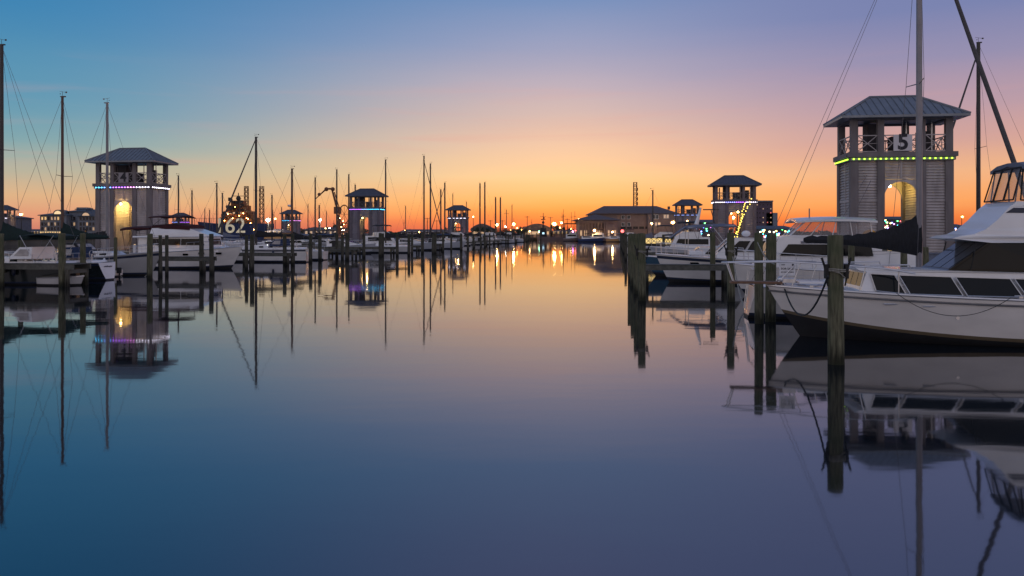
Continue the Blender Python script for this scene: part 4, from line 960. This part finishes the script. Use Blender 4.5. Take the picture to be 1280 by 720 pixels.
# lattice tower
def lattice(name,label,cat,base,h,w,m,mast=.14):
    t=empty(name,label,cat,base); mb=MB(); cs_=[(-1,-1),(1,-1),(1,1),(-1,1)]
    for a,b_ in cs_: mb.tube((a*w/2,b_*w/2,0),(a*w/2*.8,b_*w/2*.8,h),mast,n=4)
    mb.build('leg_frame',m,t); mb=MB(); n=max(4,int(h/w/1.1))
    for k in range(n):
        z0_=h*k/n; z1_=h*(k+1)/n
        for i in range(4): a=cs_[i]; b_=cs_[(i+1)%4]; mb.tube((a[0]*w/2*.9,a[1]*w/2*.9,z0_),(b_[0]*w/2*.9,b_[1]*w/2*.9,z1_),mast*.7,n=4).tube((a[0]*w/2*.9,a[1]*w/2*.9,z1_),(b_[0]*w/2*.9,b_[1]*w/2*.9,z1_),mast*.6,n=4)
    mb.build('bracing',m,t); return t
RUST=mat('rusty steel',(.22,.12,.06),.7,0,.3,2)
lt=lattice('lattice_tower','rusty lattice radio tower rising above the long hall roof','radio tower',(trow(794,335),335,G),H+63*.335-G,1.6,RUST,.17)
for k in range(4): MB().box((.9,-.4,14+2.0*k),(.4,.3,1.2)).build('antenna_panel',RUST,lt)
lattice('lattice_crane_mast','thin lattice mast with lights behind the illuminated 162','crane',(trow(308,312),312,G),H+58*.312-G,1.5,RUST,.16)
lattice('lattice_crane_mast','thin lattice mast right of the ship beside the white floodlight','crane',(trow(327,318),318,G),H+58*.318-G,1.7,RUST,.16)
# ship
SB=mat('ship blue',(.015,.03,.10),.5,0,.2,.2); SO=mat('ship orange',(.22,.075,.02),.6,0,.3,.3)
D=290; sh=empty('supply_ship','large blue-hulled work ship with orange lit superstructure and tall mast left of the jib-rigged sailboat','ship',(trow(250,D),D,0),0)
def sx(px): return (px-250)/F*D
rings=[]
for k in range(9):
    u=k/8; x_=sx(247)+u*(sx(338)-sx(247)); wv=4.5*min(1,(u*3.2+.04)) ; zt=H+(HOR-(277+2.5*min(1,u*4)))/F*D
    rings.append([(x_+ (2.2*(1-min(1,u*4)) if True else 0),-wv*.6,-.5),(x_,-wv,zt),(x_,wv,zt),(x_+2.2*(1-min(1,u*4)),wv*.6,-.5)])
MB().loft(rings).build('hull',SB,sh)
for px0,px1,y0,y1,zz in((279,322,272,281,0),(283,316,264,272,1),(286,311,257,264,2),(291,306,251,257,3)):
    block(sh,sx(px0),sx(px1),-3.5+zz*.5,3.5-zz*.5,H+(HOR-y1)/F*D,H+(HOR-y0)/F*D,SO,'deckhouse')
for px in range(284,312,4):
    MB().box((sx(px),-3.05,H+(HOR-266.5)/F*D),(.7,.1,.6)).build('cabin_window',WARMD,sh)
MB().tube((sx(298),0,H+34*.29),(sx(298),0,H+50*.29),.35,.15,6).ball((sx(298),0,H+43*.29),.9,8,6).box((sx(298),0,H+46*.29),(4,.2,.2)).build('mast',DARK,sh)
MB().tube((sx(311),0,H+20*.29),(sx(311),0,H+34*.29),.5,.4,8).tube((sx(286),0,H+27*.29),(sx(286),0,H+38*.29),.12).box((sx(286),0,H+33*.29),(2.4,.15,.15)).build('funnel',SO,sh)
mb=MB()
for px in range(250,280,3): mb.tube((sx(px),-3,H+13*.29),(sx(px),-3,H+18*.29),.06,n=4)
mb.tube((sx(250),-3,H+18*.29),(sx(279),-3,H+18*.29),.06,n=4).build('deck_rail',DARK,sh)
for k in range(70):
    px=random.uniform(281,320); lo=281; top_=251 if 291<px<306 else 258 if 286<px<311 else 266 if px>283 and px<316 else 273
    py=random.uniform(top_-3,280); w_=random.uniform(.3,1.6); MB().box((sx(px),-3.2-random.random()*.8,H+(HOR-py)/F*D),(w_,random.uniform(.4,1.2),random.uniform(.3,1.3))).build('deck_fitting',random.choice([SO,DARK,RUST,DARK]),sh)
for k in range(9):
    px=random.uniform(283,318); z_=H+random.uniform(8,30)*.29; MB().tube((sx(px),-1,z_),(sx(px)+random.uniform(-.6,.6),-1,z_+random.uniform(2,5)),.09,n=4).build('whip_mast',DARK,sh)
for px,py in((299,259),(322,287),(315,274),(309,267),(290,268),(313,273),(296,273),(318,279),(304,270),(286,276)):
    MB().ball((sx(px),-4.3,H+(HOR-py)/F*D),.15,6,5).build('deck_lamp',ORNG,sh)
# illuminated number
nb=empty('illuminated_number','big cream glowing number 162 standing in front of the blue ship','sign',(trow(287.5,270),270,0),0)
text('digits','162',7.1,emis('number glow',(.9,.74,.42),.30),nb,(0,0,H+(HOR-283)/F*270),(R(90),0,0),.15,.02)
MB().box((0,.6,1.9),(9,.3,.25)).tube((-3.2,.5,0),(-3.2,.5,6.3),.12).tube((3.2,.5,0),(3.2,.5,6.3),.12).tube((0,.5,0),(0,.5,6.3),.12).build('frame',DARK,nb)
# knuckle crane
D=230; kc=empty('knuckle_crane','orange folded knuckle-boom crane left of the purple-lit tower','crane',(trow(424,D),D,G),0)
def cx(px,py): return Vector(((px-424)/F*D,0,H+(HOR-py)/F*D-G))
CO=mat('crane orange',(.16,.06,.025),.6,0,.3,1)
MB().tube(cx(424,293),cx(423,268),.6,.4,8).build('column',CO,kc)
MB().tube(cx(423,266),cx(415,237),.42,.28,6).tube(cx(426,266),cx(418,240),.16,n=5).build('main_arm',CO,kc)
MB().tube(cx(417,236),cx(408,236),.3,.28,6).tube(cx(409,235),cx(394,249),.26,.12,6).build('jib_arm',CO,kc)
MB().ball(cx(408,236.5),.62,8,6).ball(cx(416,236.5),.62,8,6).ball(cx(399,243),.5,8,6).build('knuckle_joint',CO,kc)
MB().box(cx(422,263),(1.9,1.6,2.0)).build('operator_cab',CO,kc,bevel=.1)
# lit wheel-topped gantry beside it
D=215; gw=lattice('lit_gantry','orange-lit lattice gantry with round wheel top left of the purple-lit tower','gantry',(trow(430.5,D),D,G),H+12*.215-G,2.6,CO,.12)
mb=MB(); cz=H+23*.215-G; pts=[(1.35*math.cos(2*math.pi*k/20),-.2,cz+2.5*math.sin(2*math.pi*k/20)) for k in range(21)]; mb.path(pts,.16,6)
for k in range(4): a=math.pi*k/4; mb.tube((-1.3*math.cos(a),-.2,cz-2.4*math.sin(a)),(1.3*math.cos(a),-.2,cz+2.4*math.sin(a)),.06,n=4)
mb.build('wheel',CO,gw)
for k in range(9): MB().ball((random.uniform(-1.2,1.2),-1.5,random.uniform(.5,6)),.09,5,4).build('lamp',WARM,gw)
# sheds with orange lamplight in their wall colour and warehouses behind the left row
def shed(px0,px1,ytop,D,label,m,lit=None,name='warehouse',nw=6,depth=14,roof=True):
    t=empty(name,label,'building',(0,0,0),0); x0,x1=trow(px0,D),trow(px1,D); zt=H+(HOR-ytop)/F*D
    block(t,x0,x1,D,D+depth,G-.2,zt-.6,m)
    if roof: hiproof(MB(),x0,x1,D,D+depth,zt-.6,zt+.5,.5,2).build('roof',TANR,t)
    n=nw
    for k in range(n):
        x_=x0+(x1-x0)*(k+.5)/n; window(t,x_,G+1.9,(x1-x0)/n*.45,min(1.5,(zt-G)*.3),D,[0,1,2][random.choice([0,1,2]) if lit is None else lit])
    return t
YW=mat('yard wall',(.45,.25,.10),.7,0,.2,.3)  # orange lamplight on the sheds is mixed into this base colour
shed(330,352,288,260,'orange floodlit low storage shed left of the orange-lamp tower',YW,2,nw=4)
shed(18,49,288,300,'long low orange-lit shed between the far left tower and the hotel',YW,2,nw=8)
shed(380,428,285.5,330,'long low warehouse with pale roof behind the orange crane',mat('shed grey',(.22,.19,.2),.7),1,nw=8)
shed(500,560,288,338,'dark low warehouse behind the motor boats right of the purple-lit tower',mat('shed dark',(.08,.07,.08),.8),0,nw=8)
shed(690,722,289,345,'low quay shed left of the restaurant porch',TANW,2,nw=6)
shed(850,885,280,300,'pale quay office behind the blue cabin boat canopy',mat('office',(.3,.28,.29),.7),2,nw=6)
# hotel with lit windows
D=255; ho=empty('harbour_hotel','three-storey blue-grey hotel with gabled dormers and lit windows left of tower 4','building',(0,0,0),0)
HB=mat('hotel siding',(.17,.19,.23),.8,0,.15,1); HR=mat('hotel roof',(.07,.09,.12),.7,0,.2,1)
for px0,px1,yt in((50,83,269),(80,100,264),(97,120,270),(-30,2,272)):
    x0,x1=trow(px0,D),trow(px1,D); zt=H+(HOR-yt)/F*D
    yy=D+(3 if px0==80 else 0)
    block(ho,x0,x1,yy,yy+16,G-.2,zt,HB); hiproof(MB(),x0,x1,yy,yy+16,zt+.1,zt+1.3,.5,4).build('roof',HR,ho)
for px,dy in((73,268),(108,270.5)):
    x_=trow(px,D); z_=H+(HOR-dy)/F*D; n=10
    rg=[[(x_+1.6*math.cos(math.pi*k/n),yy,z_+1.5*math.sin(math.pi*k/n)) for k in range(n+1)] for yy in(D-.35,D+4)]
    MB().loft(rg).build('arched_dormer',HR,ho); MB().loft([[(x_+1.15*math.cos(math.pi*k/n),yy,z_+.1+1.05*math.sin(math.pi*k/n)) for k in range(n+1)] for yy in(D-.42,D-.38)]).build('dormer_window',WARMD if px>100 else emis('dormer glow',(1,.7,.35),.9),ho)
MB().box((trow(88,D),D+8,H+29.5*.255),(3.2,3,1.6)).build('roof_lantern',HB,ho); hiproof(MB(),trow(88,D)-1.6,trow(88,D)+1.6,D+6.5,D+9.5,H+30.6*.255,H+31.8*.255,.4,1).build('lantern_roof',HR,ho)
for px in range(53,119,4):
    yw_={0:0}.get(0); 
    for py in(273,280,286):
        if px in(81,97): continue
        yy=D+3 if 84<=px<=96 else D
        window(ho,trow(px,yy),H+(HOR-py)/F*yy,.62,1.0,yy,random.choices([0,1,2],[7,3,1])[0] if not(px==73 and py==273) else 2,TRIM)
MB().box((trow(66,D),D-.25,G+1.5),((82-50)*.255,.3,1.7)).build('lit_arcade',mat('arcade',(.5,.5,.4),.7),ho)
for px in range(52,82,3): MB().box((trow(px,D),D-.45,G+1.6),(.35,.08,1.1)).build('arcade_lamp',WARMW,ho)
# right far: apartment block, decorated waterfront, lit rail
D=345; ap=empty('apartment_block','tall narrow apartment block with red and white lit windows right of the string-lit tower','building',(0,0,0),0)
for px0,px1,yt,m_ in((944,966,252,mat('apartment wall',(.10,.07,.10),.8)),(958,972,266,HB)):
    block(ap,trow(px0,D),trow(px1,D),D,D+15,G-.2,H+(HOR-yt)/F*D,m_)
MB().box((trow(955,D),D-.2,H+39.6*.345),(22*.345,1,.5)).build('parapet',HB,ap)
RW=emis('red window',(1,.15,.12),1.2)
for px in(946.5,950,954,959.5,963.5):
    for py in(256,261,266,272,278): 
        o=None; x_=trow(px,D-.02); MB().box((x_,D-.06,H+(HOR-py)/F*D),(.4,.1,.45)).build('window',[GLASS,WARMD,RW][random.choices([0,1,2],[5,2,1])[0]],ap)
cols=[(1,.1,.1),(.1,1,.2),(.2,.3,1),(1,.7,.2),(.9,.2,.9),(.1,.8,.9),(1,.9,.6)]
CL=[emis('party lamp %d'%i,c_,9) for i,c_ in enumerate(cols)]
def festoon(label,px0,px1,y0,y1,D,n,wall=True):
    t=empty('lit_pavilion',label,'building',(0,0,0),0); x0,x1=trow(px0,D),trow(px1,D); zt=H+(HOR-y0)/F*D
    block(t,x0,x1,D,D+9,G-.2,zt-.5,mat('pavilion wall',(.06,.05,.07),.8)); hiproof(MB(),x0,x1,D,D+9,zt-.5,zt+.5,.5,2).build('roof',HR,t)
    for k in range(n):
        MB().box((random.uniform(x0,x1),D-.12,random.uniform(G+.3,zt-.6)),(.42,.12,.36)).build('coloured_lamp',random.choice(CL),t)
festoon('dark waterfront pavilion with many small coloured lamps seen through the arch of tower 5',1092,1150,272,294,300,70)
festoon('brightly coloured amusement pavilion just right of tower 5',1188,1212,282,297,240,46)
festoon('low dark pavilion with red and violet lamps right of the string-lit tower',941,992,284,297,262,30)
festoon('distant pavilion with scattered coloured lamps right of the channel row of piles',868,900,276,295,290,26)
lr=empty('lit_railing','warm backlit cross-braced railing along the quay behind the blue cabin boat','railing',(0,0,0),0)
D=92
for i,(a,b_) in enumerate(((807,828),(831,839),(848,858.5),(864,872.5),(876,883))):
    mb=MB(); x0,x1=trow(a,D),trow(b_,D); zt=H-(297.5+i*.9-HOR)/F*D; zb_=zt-.66; n=max(2,int((x1-x0)/.5))
    MB().box(((x0+x1)/2,D+.12,(zt+zb_)/2),(x1-x0,.04,zt-zb_)).build('lamplight_stand_in',emis('lamplight stand-in',(1,.68,.22),.95),lr)  # emissive sheet stands for the lamplight behind the railing
    for k in range(n):
        xa=x0+(x1-x0)*k/n; xb=x0+(x1-x0)*(k+1)/n; mb.tube((xa,D,zb_),(xb,D,zt),.035,n=4).tube((xa,D,zt),(xb,D,zb_),.035,n=4).tube((xa,D,zb_),(xa,D,zt),.03,n=4)
    mb.tube((x0,D,zt),(x1,D,zt),.05,n=4).tube((x0,D,zb_),(x1,D,zb_),.05,n=4); mb.build('cross_rail',DECKW,lr)
MB().box((trow(846,D),D+.4,H-.95*1.35),(80*.092,.5,.5)).build('base_beam',DARK,lr)
for a in(829.5,843,861,874): MB().tube((trow(a,D),D+.1,-1),(trow(a,D),D+.1,2.9),.16,.16,6).build('post',PILE2,lr)
# string lights hung before the right tower (on a ship-like pole frame)
D=108; sg_=empty('string_light_frame','leaning frame of yellow string lights in front of the white-lit tower on the right','string lights',(0,0,0),0)
A0,A1=W(940,247,D),W(915,300,D); B0,B1=W(931,252,D),W(921,300,D)
MB().tube(A0,A1,.06).tube(B0,B1,.05).build('pole',DARK,sg_)
YL=emis('yellow bulb',(1,.72,.10),4)
for k in range(17):
    for q_,(p0,p1) in enumerate(((A0,A1),(B0,B1))):
        p=p0.lerp(p1,(k+.5)/17)+Vector((random.uniform(-.12,.12),-.1,random.uniform(-.1,.1))); MB().ball(p,.075,5,4).build('bulb',YL,sg_)
def halo_mat(name,c_,st_):
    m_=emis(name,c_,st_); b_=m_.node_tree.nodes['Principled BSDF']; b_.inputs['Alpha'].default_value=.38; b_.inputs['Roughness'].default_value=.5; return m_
HALOA=halo_mat('amber halo shell',(1,.36,.05),1.6); HALOW=halo_mat('pale halo shell',(1,.85,.6),1.5)  # for the added glow shells that stand for the lamps' halos
# street lamps: pole, arm and globe
def slamp(px,py,D,m,r,label,power=0,c_=(1,.55,.2),group=None):
    r*=.62 if r>.3 else .8
    p=W(px,py,D); t=empty('street_lamp',label,'street lamp',(p.x,D,G if D>100 else 1.05),0,group); z=p.z-t.location.z
    MB().tube((0,.35,0),(0,.35,z+.3),.12,.08,8).build('pole',DARK,t); MB().tube((0,.35,z+.3),(0,0,z+.32),.05).box((0,0,z+r*1.9),(r*1.6,r*1.6,.12)).build('arm',DARK,t)
    MB().ball((0,0,z),r,10,8).build('globe',m,t,True)
    if m in(HOT,ORNG,COOL,WARM) and r>.18: MB().ball((0,0,z),r*(2.1 if m==HOT else 1.9),12,8,(1,1,.8)).build('halo_shell',HALOA if m!=COOL else HALOW,t,True)  # translucent glowing shell added round the globe to draw its halo
    if power:
        l=bpy.data.lights.new('lamp_light','POINT'); l.energy=power; l.color=c_; l.shadow_soft_size=r; o=bpy.data.objects.new('lamp_light',l); col.objects.link(o); o.parent=t; o.location=(0,-.6,z-.3)
HOT=emis('hot amber lamp',(1,.58,.18),110)
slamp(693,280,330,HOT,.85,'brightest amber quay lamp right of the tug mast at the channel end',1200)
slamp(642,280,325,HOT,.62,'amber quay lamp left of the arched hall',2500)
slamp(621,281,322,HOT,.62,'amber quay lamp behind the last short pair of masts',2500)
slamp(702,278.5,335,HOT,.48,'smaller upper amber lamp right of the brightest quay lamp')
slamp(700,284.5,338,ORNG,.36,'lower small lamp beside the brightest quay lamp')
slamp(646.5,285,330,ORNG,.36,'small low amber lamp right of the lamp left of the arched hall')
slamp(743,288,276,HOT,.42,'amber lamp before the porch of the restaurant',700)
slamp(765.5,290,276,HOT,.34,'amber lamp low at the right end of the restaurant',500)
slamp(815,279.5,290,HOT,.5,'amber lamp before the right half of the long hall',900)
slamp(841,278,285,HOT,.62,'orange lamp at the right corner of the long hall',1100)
slamp(723.5,274,288,WARM,.3,'small lamp above the left corner of the restaurant roof')
slamp(917,272,114,HOT,.20,'orange lamp at the left of the arch of the string-lit tower',150)
slamp(922.5,265,116,WARM,.16,'upper yellow lamp at the arch of the string-lit tower')
slamp(859,276.5,200,WARM,.26,'pale lamp at the foot of the far right tower',300)
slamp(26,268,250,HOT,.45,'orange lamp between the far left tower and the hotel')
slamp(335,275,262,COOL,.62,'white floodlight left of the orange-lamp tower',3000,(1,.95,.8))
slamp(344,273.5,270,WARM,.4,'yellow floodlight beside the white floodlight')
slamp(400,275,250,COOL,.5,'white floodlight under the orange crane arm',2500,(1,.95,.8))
slamp(674,289.5,334,emis('green lamp',(.3,1,.6),14),.45,'green lamp under the arched hall')
slamp(681,290,334,ORNG,.42,'orange lamp next to the green one under the arched hall')
slamp(1203,271,235,ORNG,.3,'small pink-orange lamp over the amusement pavilion')
slamp(591.5,271,300,WARM,.34,'small amber lamp at the right edge of the far white-lit tower')
slamp(104.5,292,62,ORNG,.09,'small yellow lamp just above the pile right of the near left dock')
for i,px in enumerate((385,407,412,425,428,506,524,566,632,638,652,662,714,716,752,780,795,805)):
    slamp(px,random.uniform(283,290),random.uniform(300,335),random.choice([WARM,COOL,ORNG]),random.uniform(.14,.26),'small distant quay lamp among the far buildings',group='small distant quay lamps')
# utility poles
for i,(px,yt) in enumerate(((659,270),(688,271),(704,269),(709,273),(633,266),(628,275),(613,275),(546,275),(534,272))):
    D=330+i; p=W(px,yt,D); t=empty('utility_pole','thin dark pole with crossarm standing on the far quay','pole',(p.x,D,G),0,'thin poles on the far quay')
    MB().tube((0,0,0),(0,0,p.z-G),.15,.11,6).build('pole',DARK,t); MB().box((0,0,p.z-G-.4),(2.2,.12,.14)).build('crossarm',DARK,t)
for i in range(46):
    px=random.choice([random.uniform(232,345),random.uniform(370,470),random.uniform(490,700),random.uniform(700,740),random.uniform(940,990)]); D=random.uniform(300,345); h=random.uniform(4,11) if px<480 or px>690 else random.uniform(3,8)
    t=empty('antenna_mast','hair-thin dark mast standing among the far quay clutter','mast',(trow(px,D),D,G),0,'hair-thin masts on the far quay')
    MB().tube((0,0,0),(0,0,h),.12,.06,5).build('pole',DARK,t); MB().box((0,0,h*.8),(random.uniform(.5,1.6),.08,.1)).build('crossarm',DARK,t)
for i in range(60):
    Y=random.uniform(100,300); sx_=1 if i%5==0 else -1; X=(EL(Y)-random.uniform(0,14)) if sx_<0 else (ER(Y)+random.uniform(1,12))
    o=MB().box((0,0,.4),(random.uniform(.5,1.1),.6,.8)).box((0,0,.84),(.7,.7,.08)).build('dock_box',random.choice([DARK,GREYH,TANW,DECKW]),None,loc=(X,Y,1.0)); o.rotation_euler=(0,0,-TH)
    # every box sits on the nearest finger dock
    tag(o,'small storage box on a far finger dock','box','storage boxes on the far finger docks')
    docks_=[96,112,126,142,158,174,190,208,226,244] if sx_<0 else [64,82,100,118,140,162,184]; Yn=min(docks_,key=lambda q_:abs(q_-Y)); Xn=(EL(Yn)-1-random.uniform(0,10)) if sx_<0 else (ER(Yn)+2+random.uniform(0,9)); ex_=(EL(Yn)+.8) if sx_<0 else (ER(Yn)+.8)
    o.location=(Xn,Yn-(Xn-ex_)*.137,1.12)
# tug with stacked mast at the channel end, quayside fishing boats
D=318; tg=empty('tug_boat','dark tug with tall stacked mast and pale low deck at the channel end','tug',(trow(679,D),D,0),0)
rings=[[(x_,-w_,zt),(x_,w_,zt),(x_*.95,w_*.7,-.4),(x_*.95,-w_*.7,-.4)] for x_,w_,zt in((-2.4,.3,2.1),(-1.4,2,1.7),(2,2.4,1.4),(9,2.4,1.4),(12.5,1.9,1.6))]
MB().loft(rings).build('hull',TANW,tg)
MB().box((0,0,2.6),(2.8,2.6,2.6)).build('deckhouse',DARK,tg,bevel=.1); MB().box((0,0,4.5),(2.2,2.0,1.4)).build('wheelhouse',DARK,tg,bevel=.1)
MB().tube((0,0,5),(0,0,H+25*.318),.22,.1,6).box((0,0,8.4),(1.8,.2,.3)).ball((0,0,7.2),.55,8,6).box((0,0,9.6),(2.6,.15,.12)).ball((.3,0,9.0),.35).build('mast',DARK,tg)
MB().box((.0,-1.35,2.9),(.8,.1,.7)).build('lit_window',emis('blue window',(.5,.8,1),1.5),tg)
HY=[YW,TANW,mat('red hull',(.16,.04,.03),.6),SB,GREYH]
for i,(px,D) in enumerate(((706,300),(716,296),(728,285),(742,272),(758,270),(772,272),(734,276),(750,276))):
    cruiser(px+14,D,7.6 if i!=3 else 9,1 if i%2 else -1,'small fishing boat tied along the lit quay before the restaurant',True,[BLACKC,REDC,GREYC][i%3],i%3==1,group='fishing boats along the lit quay',hm=HY[i%5])
gf=empty('gantry_frame','dark square frame hoist with small red and violet lamps left of the restaurant','hoist',(trow(716,300),300,G),0)
MB().box((-3,0,2.6),(.3,.3,5.2)).box((3,0,2.6),(.3,.3,5.2)).box((0,0,5.2),(6.6,.4,.4)).build('frame',DARK,gf); MB().box((2,-.2,5.9),(2,1,1)).build('hoist_motor',DARK,gf)
for x_,z_,i in((1,2.8,0),(2,2.0,4),(0,2.2,4),(2.6,3.2,0)): MB().ball((x_,-.4,z_),.3,6,5).build('lamp',CL[i],gf)
rb2=MB().ball((0,0,0),.55,8,6); o=rb2.build('red_beacon',emis('red beacon',(1,.08,.08),5),None,True,loc=W(778,289,278)); tag(o,'red beacon lamp at the right end of the restaurant quay','lamp')
# ------------------------------------------------------------------ trees
def leafball(mb,c,r,n,s,sq=.8):
    for _ in range(n):
        v=Vector((random.gauss(0,1),random.gauss(0,1),random.gauss(0,1))).normalized()*r*random.uniform(.45,1.05); v.z*=sq
        p=Vector(c)+v; a=Vector((random.gauss(0,1),random.gauss(0,1),random.gauss(0,1))).normalized()*s; b_=a.orthogonal().normalized()*s*.7
        mb.add([p-a,p+b_,p+a,p-b_],[(0,1,2,3)])
def tree(px,D,h,w,label,group,kind='t'):
    t=empty('palm_tree' if kind=='p' else 'tree',label,'palm tree' if kind=='p' else 'tree',(trow(px,D),D,G),random.uniform(0,6),group)
    MB().tube((0,0,0),(.1,0,h*.6),w*.06+.1,w*.035+.05,7).tube((.1,0,h*.55),(w*.2,.1,h*.8),.1,.05,5).tube((.1,0,h*.5),(-w*.2,-.1,h*.75),.1,.05,5).build('trunk',BARK,t)
    mb=MB()
    if kind=='p':
        for k in range(16):
            a=random.uniform(0,6.28); el_=random.uniform(-.5,1.0); pts=[]; 
            for q_ in range(5):
                u=q_/4; rr=u*w*.55; pts.append(Vector((math.cos(a)*rr*math.cos(el_*.6),math.sin(a)*rr*math.cos(el_*.6),h*.6+rr*math.sin(el_)-u*u*w*.35)))
            for p,q2 in zip(pts,pts[1:]):
                for sgn in(-1,1):
                    for f_ in(0,.33,.66):
                        m_=p.lerp(q2,f_); e_=m_+Vector((-math.sin(a)*sgn*.5,math.cos(a)*sgn*.5,-.3))*w*.22; mb.add([m_,p.lerp(q2,f_+.25),e_],[(0,1,2)])
        mb.build('fronds',LEAF,t)
    else:
        for k in range(9): leafball(mb,(random.uniform(-.36,.36)*w,random.uniform(-.3,.3)*w,h*random.uniform(.45,.85)),w*random.uniform(.15,.26),70,w*.035)
        mb.build('crown',LEAF,t)
for px,D,h,w,k in((610,300,5.6,5,'p'),(606,306,4.6,4,'t'),(619,296,5.0,5,'p'),(628,300,3.6,4,'t'),(640,310,4.2,4.5,'p'),(655,318,3.5,4,'t'),(598,290,4.5,5,'t'),(686,345,4.4,4,'p')):
    tree(px,D,h,w,'small dark %s on the far quay between the left row and the arched hall'%('palm' if k=='p' else 'round tree'),'%s at the channel end'%('palms' if k=='p' else 'round trees'),k)
for px,D,h,w in((1218,200,3.6,5),(1226,205,4.4,5.5),(1236,200,4.0,6),(1246,206,5.0,6),(1258,205,5.5,7),(1272,204,5.5,7)):
    tree(px,D,h,w,'dark rounded tree on the shore right of the amusement pavilion','trees right of the amusement pavilion')
# far tree line all round, a single mass
mb=MB()
for k in range(7000):
    a=random.uniform(-1.15,1.15); d_=random.uniform(800,860); x_=math.sin(a)*d_; y_=math.cos(a)*d_
    hh=4.5+3.5*math.sin(a*37)*math.sin(a*11+1)+1.5*math.sin(a*140); s_=random.uniform(1.2,2.6); p=Vector((x_,y_,G+random.uniform(0,hh)))
    v=Vector((random.gauss(0,1),random.gauss(0,1),random.gauss(0,1))).normalized()*s_; b_=v.orthogonal().normalized()*s_; mb.add([p-v,p+b_,p+v,p-b_],[(0,1,2,3)])
o=mb.build('treeline',LEAF); tag(o,'low dark line of distant trees along the horizon','trees'); o['kind']='stuff'
